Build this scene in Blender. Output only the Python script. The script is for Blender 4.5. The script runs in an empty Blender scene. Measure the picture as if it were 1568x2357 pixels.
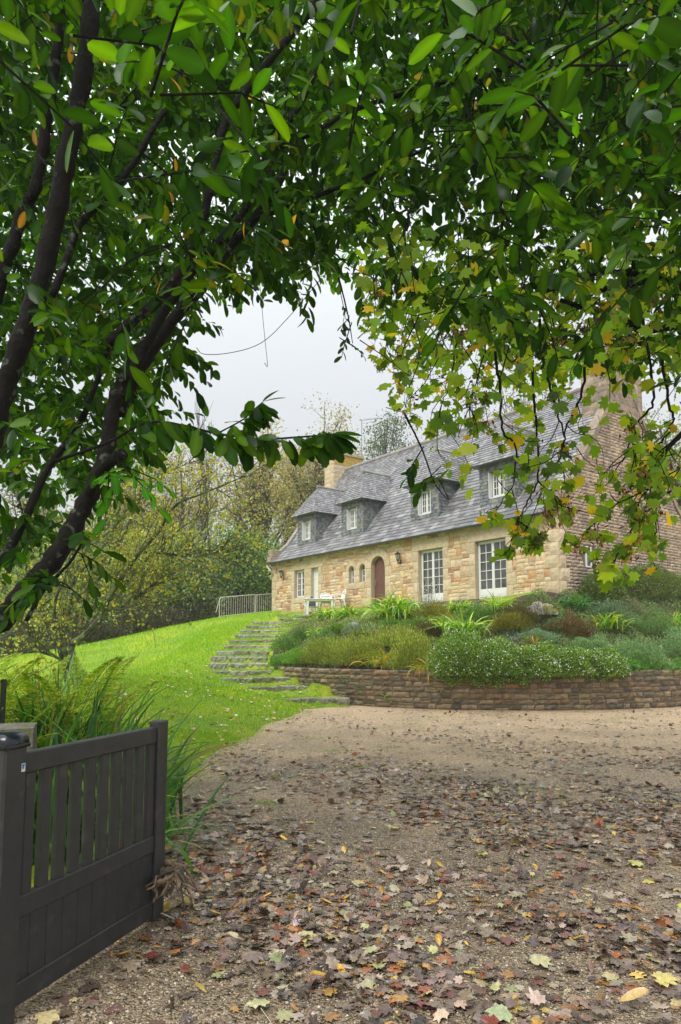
import bpy, math, random
import numpy as np
from mathutils import Vector, Matrix, noise as mnoise
random.seed(7); rng = np.random.default_rng(11)
C = bpy.data.collections.new("place"); bpy.context.scene.collection.children.link(C)
scn = bpy.context.scene
# ------------------------------------------------------------------ camera
F, CX, HOR, TH, CAMZ = 1568.0, 784.0, 1487.5, 0.09992, 1.6      # measuring grid of the photograph: 1568 x 2357
CY = HOR - F*math.tan(TH)
cam = bpy.data.cameras.new("camera"); co = bpy.data.objects.new("camera", cam); C.objects.link(co)
co.location = (0, 0, CAMZ); co.rotation_euler = (math.pi/2 + TH, 0, 0)
cam.sensor_fit = 'HORIZONTAL'; cam.sensor_width = 24; cam.lens = 24
cam.shift_y = (CY - 1178.5)/1568.0
cam.clip_start = 0.05; cam.clip_end = 2000
scn.camera = co
# ------------------------------------------------------------------ sky and sun (overcast)
SUN_EL, SUN_AZ = math.radians(48), math.radians(212)     # azimuth clockwise from +Y
w = bpy.data.worlds.new("World"); scn.world = w; w.use_nodes = True
nt = w.node_tree; nt.nodes.clear(); N = nt.nodes.new; LK = nt.links.new
sky = N('ShaderNodeTexSky'); sky.sky_type = 'NISHITA'; sky.sun_disc = False
sky.sun_elevation = SUN_EL; sky.sun_rotation = SUN_AZ; sky.air_density = 1.0; sky.dust_density = 1.0
hs = N('ShaderNodeHueSaturation'); hs.inputs['Saturation'].default_value = 0.25
LK(sky.outputs[0], hs.inputs['Color'])
tc = N('ShaderNodeTexCoord'); sp = N('ShaderNodeSeparateXYZ'); LK(tc.outputs['Generated'], sp.inputs[0])
mr = N('ShaderNodeMapRange'); mr.inputs['From Min'].default_value = 0; mr.inputs['From Max'].default_value = 1
mr.inputs['To Min'].default_value = 0.212; mr.inputs['To Max'].default_value = 1.0
pw_ = N('ShaderNodeMath'); pw_.operation = 'POWER'; pw_.inputs[1].default_value = 3.0; pw_.use_clamp = True; LK(sp.outputs['Z'], pw_.inputs[0]); LK(pw_.outputs[0], mr.inputs['Value'])
cl = N('ShaderNodeMix'); cl.data_type = 'RGBA'; cl.inputs[0].default_value = 0.93
oc = N('ShaderNodeVectorMath'); oc.operation = 'SCALE'; oc.inputs[0].default_value = (21.5, 22.4, 23.4)
nz = N('ShaderNodeTexNoise'); nz.inputs['Scale'].default_value = 2.0; nz.inputs['Detail'].default_value = 4
LK(tc.outputs['Generated'], nz.inputs['Vector'])
mm = N('ShaderNodeMath'); mm.operation = 'MULTIPLY_ADD'; mm.inputs[1].default_value = 0.05; LK(nz.outputs[0], mm.inputs[0]); LK(mr.outputs[0], mm.inputs[2])
LK(mm.outputs[0], oc.inputs['Scale'])
LK(hs.outputs[0], cl.inputs[6]); LK(oc.outputs[0], cl.inputs[7])
bg = N('ShaderNodeBackground'); bg.inputs['Strength'].default_value = 0.088
LK(cl.outputs[2], bg.inputs['Color']); wo = N('ShaderNodeOutputWorld'); LK(bg.outputs[0], wo.inputs['Surface'])
sl = bpy.data.lights.new("sun", 'SUN'); sl.energy = 1.5; sl.angle = math.radians(25); sl.color = (1, 0.96, 0.9)
so = bpy.data.objects.new("sun", sl); C.objects.link(so)
so.rotation_euler = (math.pi/2 - SUN_EL, 0, -SUN_AZ + math.pi)
scn.view_settings.view_transform = 'Standard'; scn.view_settings.look = 'None'
scn.view_settings.exposure = 0.70; scn.view_settings.gamma = 1
scn.render.engine = 'CYCLES'
scn.cycles.max_bounces = 8; scn.cycles.diffuse_bounces = 4; scn.cycles.transmission_bounces = 6; scn.cycles.transparent_max_bounces = 6

# ------------------------------------------------------------------ helpers
def ray(px, py):
    xc = (px-CX)/F; yc = (CY-py)/F
    return np.array([xc, math.cos(TH)-yc*math.sin(TH), math.sin(TH)+yc*math.cos(TH)])
def at(px, py, Y):
    r = ray(px, py); k = Y/r[1]; return np.array([r[0]*k, Y, CAMZ+r[2]*k])
def proj(p):
    p = np.asarray(p, float); x, y, z = p[..., 0], p[..., 1], p[..., 2]-CAMZ
    d = y*math.cos(TH)+z*math.sin(TH); yc = -y*math.sin(TH)+z*math.cos(TH)
    return CX+F*x/d, CY-F*yc/d, d
def tag(o, label=None, cat=None, group=None, kind=None):
    if label: o['label'] = label
    if cat: o['category'] = cat
    if group: o['group'] = group
    if kind: o['kind'] = kind
    return o
def thing(name, label, cat, loc=(0, 0, 0), rotz=0, group=None):
    o = bpy.data.objects.new(name, None); C.objects.link(o); o.location = loc; o.rotation_euler = (0, 0, rotz)
    o.empty_display_size = 0.2
    return tag(o, label, cat, group)
def link(name, me, mats, parent=None, loc=None):
    o = bpy.data.objects.new(name, me); C.objects.link(o)
    for m in (mats if isinstance(mats, (list, tuple)) else [mats]): me.materials.append(m)
    if parent is not None: o.parent = parent
    if loc is not None: o.location = loc
    return o
class MB:
    def __init__(s): s.v = []; s.f = []; s.c = []; s.m = []; s.col = (.5, .5, .5); s.mi = 0
    def vert(s, p, col=None): s.v.append((float(p[0]), float(p[1]), float(p[2]))); s.c.append(col or s.col); return len(s.v)-1
    def face(s, idx): s.f.append(tuple(idx)); s.m.append(s.mi)
    def poly(s, pts, col=None): s.face([s.vert(p, col) for p in pts])
    def hexa(s, p, col=None):      # 8 points: bottom 0-3 counter-clockwise, top 4-7
        i = [s.vert(q, col) for q in p]
        for f in ((0, 3, 2, 1), (4, 5, 6, 7), (0, 1, 5, 4), (1, 2, 6, 5), (2, 3, 7, 6), (3, 0, 4, 7)): s.face([i[k] for k in f])
    def box(s, x0, x1, y0, y1, z0, z1, col=None):
        s.hexa([(x0, y0, z0), (x1, y0, z0), (x1, y1, z0), (x0, y1, z0), (x0, y0, z1), (x1, y0, z1), (x1, y1, z1), (x0, y1, z1)], col)
    def bbox(s, x0, x1, y0, y1, z0, z1, b=.01, col=None):   # box with every edge chamfered
        xs = (x0, x0+b, x1-b, x1); ys = (y0, y0+b, y1-b, y1); zs = (z0, z0+b, z1-b, z1)
        P = {}
        def g(i, j, k):
            key = (i, j, k)
            if key not in P: P[key] = s.vert((xs[i], ys[j], zs[k]), col)
            return P[key]
        for k, zz in ((0, 0), (3, 3)):
            q = [g(1, 1, k), g(2, 1, k), g(2, 2, k), g(1, 2, k)]; s.face(q if k else q[::-1])
        for j in (0, 3):
            q = [g(1, j, 1), g(2, j, 1), g(2, j, 2), g(1, j, 2)]; s.face(q if j == 0 else q[::-1])
        for i in (0, 3):
            q = [g(i, 1, 1), g(i, 2, 1), g(i, 2, 2), g(i, 1, 2)]; s.face(q if i else q[::-1])
        for (a, A) in ((1, 0), (2, 3)):
            for (c, Cc) in ((1, 0), (2, 3)):
                s.face([g(1, A, c), g(2, A, c), g(2, a, Cc), g(1, a, Cc)])
                s.face([g(A, 1, c), g(A, 2, c), g(a, 2, Cc), g(a, 1, Cc)])
                s.face([g(A, c, 1), g(A, c, 2), g(a, Cc, 2), g(a, Cc, 1)])
                for (e, E_) in ((1, 0), (2, 3)): s.face([g(A, c, e), g(a, Cc, e), g(a, c, E_)])
    def tube(s, pts, rad, sides=8, col=None, cap=True, jit=0.0):
        pts = [np.asarray(p, float) for p in pts]; n = len(pts)
        if not hasattr(rad, '__len__'): rad = [rad]*n
        ref = np.array([0.13, 0.31, 0.94]); prev = None
        for i in range(n):
            d = pts[min(i+1, n-1)]-pts[max(i-1, 0)]; d = d/(np.linalg.norm(d)+1e-9)
            if prev is None:
                a = np.cross(d, ref)
                if np.linalg.norm(a) < .1: a = np.cross(d, (1, 0, 0))
            else: a = a - d*np.dot(a, d)
            a = a/(np.linalg.norm(a)+1e-9); b = np.cross(d, a); row = []
            for k in range(sides):
                th = 2*math.pi*k/sides; r = rad[i]*(1+(random.uniform(-jit, jit) if jit else 0))
                row.append(s.vert(pts[i]+r*(math.cos(th)*a+math.sin(th)*b), col))
            if prev is not None:
                for k in range(sides): s.face([prev[k], prev[(k+1) % sides], row[(k+1) % sides], row[k]])
            elif cap: s.face(row[::-1])
            prev = row
        if cap: s.face(prev)
    def lathe(s, prof, cx=0, cy=0, sides=20, col=None):
        prev = None
        for (r, z) in prof:
            row = [s.vert((cx+r*math.cos(2*math.pi*k/sides), cy+r*math.sin(2*math.pi*k/sides), z), col) for k in range(sides)]
            if prev: 
                for k in range(sides): s.face([prev[k], prev[(k+1) % sides], row[(k+1) % sides], row[k]])
            prev = row
    def build(s, name, mats, parent=None, smooth=False, loc=None, origin=None):
        me = bpy.data.meshes.new(name)
        V = s.v if origin is None else [(a-origin[0], b-origin[1], c-origin[2]) for a, b, c in s.v]
        me.from_pydata(V, [], s.f)
        ca = me.attributes.new('col', 'FLOAT_COLOR', 'POINT')
        cc = np.ones((len(s.v), 4), np.float32)
        if len(s.v): cc[:, :3] = np.array(s.c, np.float32)
        ca.data.foreach_set('color', cc.ravel())
        me.polygons.foreach_set('material_index', s.m)
        if smooth: me.polygons.foreach_set('use_smooth', [True]*len(s.f))
        me.update()
        return link(name, me, mats, parent, loc)
def catmull(P, n=6):
    P = [np.asarray(p, float) for p in P]; out = []
    Q = [2*P[0]-P[1]]+P+[2*P[-1]-P[-2]]
    for i in range(1, len(Q)-2):
        for k in range(n):
            t = k/n; a, b, c, d = Q[i-1:i+3]
            out.append(.5*((2*b)+(c-a)*t+(2*a-5*b+4*c-d)*t*t+(3*b-a-3*c+d)*t**3))
    out.append(P[-1]); return out
def tri_obj(name, V, Fc, col, mats, parent=None, origin=None, smooth=False):
    V = np.asarray(V, np.float32)
    if origin is not None: V = V-np.asarray(origin, np.float32)
    me = bpy.data.meshes.new(name); nv = len(V); nf = len(Fc); k = Fc.shape[1]
    me.vertices.add(nv); me.vertices.foreach_set('co', V.ravel())
    me.loops.add(nf*k); me.loops.foreach_set('vertex_index', Fc.astype(np.int32).ravel())
    me.polygons.add(nf); me.polygons.foreach_set('loop_start', np.arange(0, nf*k, k, dtype=np.int32))
    try: me.polygons.foreach_set('loop_total', np.full(nf, k, np.int32))
    except Exception: pass
    if smooth: me.polygons.foreach_set('use_smooth', np.ones(nf, bool))
    me.update(calc_edges=True)
    ca = me.attributes.new('col', 'FLOAT_COLOR', 'POINT'); cc = np.ones((nv, 4), np.float32); cc[:, :3] = col
    ca.data.foreach_set('color', cc.ravel())
    me.validate(verbose=False)
    return link(name, me, mats, parent)
def unit(a): return a/(np.linalg.norm(a, axis=-1, keepdims=True)+1e-9)
def leaves_geo(pos, axis, nrm, size, tmpl, width=1.0):
    """tmpl = (verts (n,3): x across, y along, z normal ; tris (m,3))"""
    tv, tf = tmpl; a = unit(axis); x = unit(np.cross(a, nrm)); n = np.cross(x, a)
    size = np.broadcast_to(size, (len(pos),))
    wv = np.broadcast_to(width, (len(pos),))
    V = pos[:, None, :] + size[:, None, None]*(tv[None, :, 0:1]*x[:, None, :]*wv[:, None, None]+tv[None, :, 1:2]*a[:, None, :]+tv[None, :, 2:3]*n[:, None, :])
    Fc = tf[None]+(np.arange(len(pos))*len(tv))[:, None, None]
    return V.reshape(-1, 3), Fc.reshape(-1, 3)
def rep(col, tmpl):
    n = len(tmpl[0]); c = np.repeat(col, n, axis=0)
    if n == 14:      # paler midrib on the big oval leaves
        k = np.ones(n); k[:6] = 1.45; k[6:] = .92; c = c*np.tile(k, len(col))[:, None]
    return c
def pal(cols, n, jit=.12, wts=None):
    cols = np.array(cols); k = rng.choice(len(cols), n, p=None if wts is None else np.array(wts)/sum(wts))
    return cols[k]*np.clip(1+rng.normal(0, jit, (n, 1)), .5, 1.7)*np.clip(1+rng.normal(0, jit*.3, (n, 3)), .7, 1.4)
def rdir(n): return unit(rng.normal(size=(n, 3)))
# leaf templates
def T_lance(w=.21, droop=.10, fold=.05):
    ys = [0, .14, .38, .66, .90, 1.0]; ws = [0, .50, .92, 1.0, .62, 0]
    v = []; 
    for y in ys: v.append((0, y, -droop*y*y*1.2))
    L = [];R = []
    for y, q in zip(ys[1:5], ws[1:5]):
        L.append(len(v)); v.append((-w*q, y, -droop*y*y*1.2+fold*q))
        R.append(len(v)); v.append((w*q, y, -droop*y*y*1.2+fold*q))
    t = [(0, 1, L[0]), (0, R[0], 1)]
    for i in range(3):
        t += [(i+1, i+2, L[i+1]), (i+1, L[i+1], L[i]), (i+1, R[i], R[i+1]), (i+1, R[i+1], i+2)]
    t += [(4, 5, L[3]), (4, R[3], 5)]
    return np.array(v, float), np.array(t)
def T_maple(curl=.0, seed=0, simple=False):
    r = random.Random(seed)
    spec = [(-166, .26), (-146, .52), (-124, .50), (-110, .60), (-98, .56), (-84, .80), (-70, .66), (-58, .60), (-46, .86), (-36, .98), (-24, .80), (-15, .74), (-7, .92), (0, 1.08),
            (7, .92), (15, .74), (24, .80), (36, .98), (46, .86), (58, .60), (70, .66), (84, .80), (98, .56), (110, .60), (124, .50), (146, .52), (166, .26)]
    v = [(0, .33, 0)]; 
    for a, q in spec:
        a = math.radians(a); q = q*(1+r.uniform(-.08, .08))*.62
        x, y = q*math.sin(a), q*math.cos(a)
        d = q*q
        v.append((x, .33+y, -curl*d*1.6+r.uniform(-.03, .03)+curl*.8*abs(x)*r.uniform(.2, 1)))
    n = len(spec); t = [(0, i+1, i+2) for i in range(n-1)]+[(0, n, 1)]
    return np.array(v, float), np.array(t)
T_quad = (np.array([(0, 0, 0), (-.28, .45, .04), (0, 1, -.08), (.28, .45, .04)], float), np.array([(0, 3, 2), (0, 2, 1)]))
T_needle = (np.array([(-.05, 0, 0), (.05, 0, 0), (0, 1, 0)], float), np.array([(0, 1, 2)]))

# ------------------------------------------------------------------ materials
def mat(name, base=None, rough=.7, attr=False, noise=0, nscale=8, bump=0, bscale=30, metal=0, spec=.5, transl=0, tcol=1.0, island=0, bdist=.02, coat=0, distort=0, hue=None):
    m = bpy.data.materials.new(name); m.use_nodes = True; t = m.node_tree; n = t.nodes; L = t.links
    p = n['Principled BSDF']; out = n['Material Output']
    p.inputs['Roughness'].default_value = rough; p.inputs['Metallic'].default_value = metal
    p.inputs['Specular IOR Level'].default_value = spec
    if coat: p.inputs['Coat Weight'].default_value = coat; p.inputs['Coat Roughness'].default_value = .15
    if attr:
        a = n.new('ShaderNodeAttribute'); a.attribute_name = 'col'; c = a.outputs['Color']
    else:
        a = n.new('ShaderNodeRGB'); a.outputs[0].default_value = (*base, 1); c = a.outputs[0]
    g = n.new('ShaderNodeNewGeometry') ; tc = n.new('ShaderNodeTexCoord')
    if noise:
        z = n.new('ShaderNodeTexNoise'); z.inputs['Scale'].default_value = nscale; z.inputs['Detail'].default_value = 8; z.inputs['Roughness'].default_value = .65
        L.new(tc.outputs['Object'], z.inputs['Vector'])
        r = n.new('ShaderNodeMapRange'); r.inputs['From Min'].default_value = .3; r.inputs['From Max'].default_value = .7
        r.inputs['To Min'].default_value = 1-noise; r.inputs['To Max'].default_value = 1+noise; L.new(z.outputs[0], r.inputs['Value'])
        x = n.new('ShaderNodeVectorMath'); x.operation = 'SCALE'; L.new(c, x.inputs[0]); L.new(r.outputs[0], x.inputs['Scale']); c = x.outputs[0]
    if hue:   # (colour, scale, threshold lo, hi): blotches of another colour, such as lichen
        hc, hsx, lo, hi = hue
        z = n.new('ShaderNodeTexNoise'); z.inputs['Scale'].default_value = hsx; z.inputs['Detail'].default_value = 6; L.new(tc.outputs['Object'], z.inputs['Vector'])
        r = n.new('ShaderNodeMapRange'); r.inputs['From Min'].default_value = lo; r.inputs['From Max'].default_value = hi; L.new(z.outputs[0], r.inputs['Value'])
        mx = n.new('ShaderNodeMix'); mx.data_type = 'RGBA'; L.new(r.outputs[0], mx.inputs[0]); L.new(c, mx.inputs[6]); mx.inputs[7].default_value = (*hc, 1); c = mx.outputs[2]
    L.new(c, p.inputs['Base Color'])
    if bump:
        b = n.new('ShaderNodeTexNoise'); b.inputs['Scale'].default_value = bscale; b.inputs['Detail'].default_value = 6; b.inputs['Roughness'].default_value = .7
        L.new(tc.outputs['Object'], b.inputs['Vector'])
        bb = n.new('ShaderNodeBump'); bb.inputs['Strength'].default_value = bump; bb.inputs['Distance'].default_value = bdist
        L.new(b.outputs[0], bb.inputs['Height']); L.new(bb.outputs[0], p.inputs['Normal'])
    if transl:
        tr = n.new('ShaderNodeBsdfTranslucent'); x = n.new('ShaderNodeVectorMath'); x.operation = 'MULTIPLY'
        x.inputs[1].default_value = (1.85*tcol, 1.7*tcol, .55*tcol); L.new(c, x.inputs[0]); L.new(x.outputs[0], tr.inputs['Color'])
        ms = n.new('ShaderNodeMixShader'); ms.inputs[0].default_value = transl
        L.new(p.outputs[0], ms.inputs[1]); L.new(tr.outputs[0], ms.inputs[2]); L.new(ms.outputs[0], out.inputs['Surface'])
    return m
M = {}
M['stone'] = mat('dressed_stone', attr=True, rough=.85, noise=.22, nscale=9, bump=.6, bscale=26, bdist=.02)
M['gstone'] = mat('weathered_stone', attr=True, rough=.85, noise=.3, nscale=5, bump=.8, bscale=22, bdist=.025, hue=((.20, .17, .15), 1.1, .52, .78))
M['mortar'] = mat('mortar', (.50, .42, .32), rough=.95, noise=.2, nscale=20, bump=.3)
M['gmortar'] = mat('dark_joint', (.16, .12, .09), rough=.95, noise=.3, nscale=12, bump=.3)
M['slate'] = mat('slate', attr=True, rough=.42, noise=.25, nscale=7, bump=.35, bscale=18, bdist=.01, spec=.6, hue=((.30, .30, .22), 2.2, .63, .76))
M['lichen'] = mat('orange_lichen', attr=True, rough=.95, noise=.25, bump=.5)
M['white'] = mat('white_paint', (.80, .80, .78), rough=.45)
M['plastic'] = mat('white_plastic', (.78, .78, .75), rough=.4, noise=.05, nscale=4)
M['glass'] = mat('window_glass', (.075, .072, .062), rough=.06, spec=.8, noise=.6, nscale=2.5)
M['wood'] = mat('brown_door_paint', (.17, .075, .058), rough=.5, noise=.15, nscale=14, bump=.2)
M['zinc'] = mat('zinc', (.13, .15, .17), rough=.4, metal=.6, noise=.2)
M['cream'] = mat('cream_pipe', (.62, .52, .36), rough=.5)
M['iron'] = mat('black_iron', (.03, .035, .04), rough=.4, metal=.4)
M['lglass'] = mat('lantern_glass', (.35, .36, .34), rough=.1)
M['brass'] = mat('brass', (.6, .5, .3), rough=.35, metal=.8)
M['concrete'] = mat('plinth_concrete', (.22, .20, .16), rough=.9, noise=.35, nscale=4, bump=.4, hue=((.10, .10, .07), 2.0, .5, .65))
M['gate'] = mat('anthracite_paint', (.036, .036, .037), rough=.42, noise=.3, nscale=14, bump=.25, bscale=420, bdist=.002, hue=((.085, .08, .07), 9, .60, .80))
M['gatecap'] = mat('gloss_black_cap', (.012, .014, .02), rough=.18)
M['granite'] = mat('granite', attr=True, rough=.9, noise=.4, nscale=30, bump=.9, bscale=45, bdist=.02, hue=((.12, .15, .03), 7, .5, .62))
M['steps'] = mat('step_stone', attr=True, rough=.75, noise=.4, nscale=7, bump=.8, bscale=18, bdist=.03, hue=((.11, .14, .035), 5, .53, .66))
M['rwall'] = mat('retaining_wall_stone', attr=True, rough=.85, noise=.4, nscale=7, bump=.9, bscale=18, bdist=.03, hue=((.27, .27, .19), 3.1, .64, .74))
M['bark'] = mat('dark_bark', (.014, .011, .009), rough=.75, spec=.2, noise=.5, nscale=12, bump=1.0, bscale=26, bdist=.03, hue=((.13, .14, .11), 13, .62, .70))
M['barkb'] = mat('lichen_bark', (.085, .085, .055), rough=.9, noise=.5, nscale=7, bump=.8, bscale=14, bdist=.03, hue=((.20, .24, .13), 5, .48, .60))
M['barkf'] = mat('far_bark', (.075, .066, .055), rough=.9, noise=.4, nscale=3)
M['root'] = mat('driftwood', attr=True, rough=.6, noise=.5, nscale=22, bump=.9, bscale=40, bdist=.01)
M['lleaf'] = mat('laurel_leaf', attr=True, rough=.30, transl=.50, tcol=1.15, spec=.22)
M['mleaf'] = mat('sycamore_leaf', attr=True, rough=.5, transl=.5, tcol=1.2)
M['leaf'] = mat('shrub_leaf', attr=True, rough=.5, transl=.3)
M['bleaf'] = mat('far_leaf', attr=True, rough=.6, transl=.3)
M['blade'] = mat('blade_leaf', attr=True, rough=.42, transl=.3)
M['litter'] = mat('wet_dead_leaf', attr=True, rough=.24, spec=.9, noise=.35, nscale=40, bump=.3, bscale=90, bdist=.004)
M['petal'] = mat('flower', attr=True, rough=.6)
M['seed'] = mat('seed_wing', attr=True, rough=.7, transl=.2)
M['rust'] = mat('rusty_white_rail', (.60, .57, .50), rough=.6, noise=.1, hue=((.25, .10, .04), 3.0, .60, .68))
M['blueplastic'] = mat('cushion', (.07, .07, .085), rough=.9, noise=.3, nscale=20)
M['dome'] = mat('lamp_dome', (.16, .16, .165), rough=.35, noise=.2)
M['rock'] = mat('mossy_rock', attr=True, rough=.9, noise=.35, nscale=5, bump=.9, bscale=9, bdist=.05, hue=((.17, .17, .03), 3.4, .47, .58))
M['soil'] = mat('bed_soil', (.060, .045, .032), rough=.95, noise=.4, nscale=9, bump=.9, bscale=20, bdist=.05)
# lawn
def lawn_mat():
    m = bpy.data.materials.new('lawn'); m.use_nodes = True; t = m.node_tree; n = t.nodes; L = t.links; p = n['Principled BSDF']
    tc = n.new('ShaderNodeTexCoord')
    a = n.new('ShaderNodeTexNoise'); a.inputs['Scale'].default_value = .55; a.inputs['Detail'].default_value = 5
    b = n.new('ShaderNodeTexNoise'); b.inputs['Scale'].default_value = 26; b.inputs['Detail'].default_value = 5; b.inputs['Roughness'].default_value = .75
    for q in (a, b): L.new(tc.outputs['Object'], q.inputs['Vector'])
    r = n.new('ShaderNodeValToRGB'); r.color_ramp.elements[0].color = (.15, .29, .003, 1); r.color_ramp.elements[1].color = (.36, .42, .003, 1)
    r.color_ramp.elements[0].position = .35; r.color_ramp.elements[1].position = .65; L.new(a.outputs[0], r.inputs[0])
    r2 = n.new('ShaderNodeMapRange'); r2.inputs['From Min'].default_value = .3; r2.inputs['From Max'].default_value = .7; r2.inputs['To Min'].default_value = .62; r2.inputs['To Max'].default_value = 1.3
    L.new(b.outputs[0], r2.inputs['Value'])
    x = n.new('ShaderNodeVectorMath'); x.operation = 'SCALE'; L.new(r.outputs[0], x.inputs[0]); L.new(r2.outputs[0], x.inputs['Scale'])
    L.new(x.outputs[0], p.inputs['Base Color']); p.inputs['Roughness'].default_value = .8
    bb = n.new('ShaderNodeBump'); bb.inputs['Strength'].default_value = .8; bb.inputs['Distance'].default_value = .05
    L.new(b.outputs[0], bb.inputs['Height']); L.new(bb.outputs[0], p.inputs['Normal']); return m
M['lawn'] = lawn_mat()
def gravel_mat():
    m = bpy.data.materials.new('gravel'); m.use_nodes = True; t = m.node_tree; n = t.nodes; L = t.links; p = n['Principled BSDF']
    tc = n.new('ShaderNodeTexCoord'); mp = n.new('ShaderNodeMapping'); L.new(tc.outputs['Object'], mp.inputs[0])
    v = n.new('ShaderNodeTexVoronoi'); v.inputs['Scale'].default_value = 75; L.new(mp.outputs[0], v.inputs['Vector'])
    v2 = n.new('ShaderNodeTexVoronoi'); v2.inputs['Scale'].default_value = 30; L.new(mp.outputs[0], v2.inputs['Vector'])
    sx = n.new('ShaderNodeSeparateColor'); L.new(v.outputs['Color'], sx.inputs[0])
    r = n.new('ShaderNodeValToRGB'); e = r.color_ramp.elements
    e[0].position = 0; e[0].color = (.035, .026, .018, 1); e[1].position = 1; e[1].color = (.75, .64, .48, 1)
    for pos, c in ((.16, (.24, .19, .125)), (.42, (.46, .37, .25)), (.7, (.60, .48, .33)), (.88, (.52, .37, .23))):
        q = e.new(pos); q.color = (*c, 1)
    L.new(sx.outputs[0], r.inputs[0])
    # mottled; canopy shade by the gate, light by the wall painted into the colour
    z = n.new('ShaderNodeTexNoise'); z.inputs['Scale'].default_value = .9; z.inputs['Detail'].default_value = 7; L.new(tc.outputs['Object'], z.inputs['Vector'])
    z2 = n.new('ShaderNodeSeparateXYZ'); L.new(tc.outputs['Object'], z2.inputs[0])
    mr = n.new('ShaderNodeMapRange'); mr.inputs['From Min'].default_value = 4; mr.inputs['From Max'].default_value = 15; mr.inputs['To Min'].default_value = -.32; mr.inputs['To Max'].default_value = .25
    L.new(z2.outputs['Y'], mr.inputs['Value'])
    ad = n.new('ShaderNodeMath'); ad.operation = 'ADD'; L.new(z.outputs[0], ad.inputs[0]); L.new(mr.outputs[0], ad.inputs[1])
    r3 = n.new('ShaderNodeValToRGB'); r3.color_ramp.elements[0].position = .2; r3.color_ramp.elements[0].color = (.58, .54, .49, 1)
    r3.color_ramp.elements[1].position = .75; r3.color_ramp.elements[1].color = (1.50, 1.36, 1.20, 1); L.new(ad.outputs[0], r3.inputs[0])
    x = n.new('ShaderNodeVectorMath'); x.operation = 'MULTIPLY'; L.new(r.outputs[0], x.inputs[0]); L.new(r3.outputs[0], x.inputs[1])
    L.new(x.outputs[0], p.inputs['Base Color']); p.inputs['Roughness'].default_value = .62
    md = n.new('ShaderNodeMath'); md.operation = 'MULTIPLY_ADD'; md.inputs[1].default_value = .5; L.new(v2.outputs['Distance'], md.inputs[0]); L.new(v.outputs['Distance'], md.inputs[2])
    bb = n.new('ShaderNodeBump'); bb.invert = True; bb.inputs['Strength'].default_value = 1; bb.inputs['Distance'].default_value = .02
    L.new(md.outputs[0], bb.inputs['Height']); L.new(bb.outputs[0], p.inputs['Normal']); return m
M['gravel'] = gravel_mat()

# ------------------------------------------------------------------ the house frame
HX, HY, PHI, ZB, ZE, HW, ZR = 7.3815, 22.8095, 0.645834, 3.376, 6.191, 4.5, 12.05
sn, cs = math.sin(PHI), math.cos(PHI)
def toW(t, s, z): return np.array([HX-sn*t+cs*s, HY+cs*t+sn*s, z])
def hit_front(px, py, s=0.0):
    r = ray(px, py); o = np.array([0, 0, CAMZ])
    g = np.array([cs, sn, 0]); p0 = toW(0, s, 0); k = np.dot(p0-o, g)/np.dot(r, g); q = o+r*k
    d = np.array([-sn, cs, 0]); return float(np.dot(q-np.array([HX, HY, 0]), d)), float(q[2])
def hit_gable(px, py, t=0.0):
    r = ray(px, py); o = np.array([0, 0, CAMZ]); d = np.array([-sn, cs, 0]); p0 = toW(t, 0, 0)
    k = np.dot(p0-o, d)/np.dot(r, d); q = o+r*k
    return float(np.dot(q-np.array([HX, HY, 0]), np.array([cs, sn, 0]))), float(q[2])
LEN = hit_front(626, 1400)[0]

# ------------------------------------------------------------------ terrain
STP = [(660, 1615, 806, 1606), (573, 1590, 708, 1576), (509, 1566, 668, 1560), (482, 1548, 628, 1546), (480, 1530, 620, 1529), (486, 1515, 617, 1514),
       (498, 1501, 620, 1500), (515, 1488, 633, 1487), (527, 1476, 642, 1475), (542, 1464, 649, 1463), (553, 1453, 655, 1452), (567, 1443, 664, 1442),
       (582, 1434, 680, 1433), (646, 1428, 697, 1428), (680, 1421, 719, 1421), (708, 1412, 735, 1411)]
steps = []
for i, (xl, yl, xr, yr) in enumerate(STP):
    Y = 18.0+.9*i if i < 13 else (30.0, 31.4, 33.0)[i-13]
    a = at(xl, yl, Y); b = at(xr, yr, Y+(.55 if i < 3 else .25)); zz = (a[2]+b[2])/2
    steps.append((a, b, zz))
ctrl = []
def cp(x, y, z): ctrl.append((x, y, z))
for a, b, z in steps:
    cp(a[0], a[1], z-.03); cp(b[0], b[1], z-.03)
for x, y, z in [(.5, 19.6, .8), (2.1, 18.2, .86), (4.8, 17.8, .86), (6.9, 18.1, .86), (9.3, 19.1, .86), (13, 22, .9), (18, 25, 1.2), (2, 20.4, 1.7), (4, 20.3, 1.75), (7, 20.6, 1.8), (10, 21.6, 1.75),
                (0.2, 22, 1.9), (3, 23.6, 2.75), (5.2, 23.0, 2.95), (6.9, 22.4, 2.95), (9.2, 23.6, 2.9), (12, 26, 3.0), (18, 32, 3.3), (.8, 26.4, 2.75), (1.6, 25.4, 2.8), (-.6, 21.6, 1.45), (0, 24, 2.3),
                (-2.3, 8, .06), (-2.2, 10, .08), (-2.0, 12, .1), (-1.8, 14, .1), (-1.5, 16, .1), (-1.3, 17.6, .12), (-4, 8, .25), (-6, 6, .2), (-8, 12, .35), (-5, 12, .4), (-5, 16, .65), (-8, 18, .6), (-4, 20, .85),
                (-7, 24, 1.15), (-3.4, 18, .5), (-5, 28, 2.1), (-3, 2, 0.02), (-8, 0, 0), (-15, 10, .1), (-25, 20, .3), (-30, 5, 0), (3, 5, 0), (5, 12, 0),
                (20, 60, 3.5), (-30, 60, 1), (40, 30, 3.5), (-40, 30, .3), (0, 60, 4), (30, 10, 0.5), (20, 15, .5), (-60, 100, 3), (60, 100, 5)]:
    cp(x, y, z)
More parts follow.
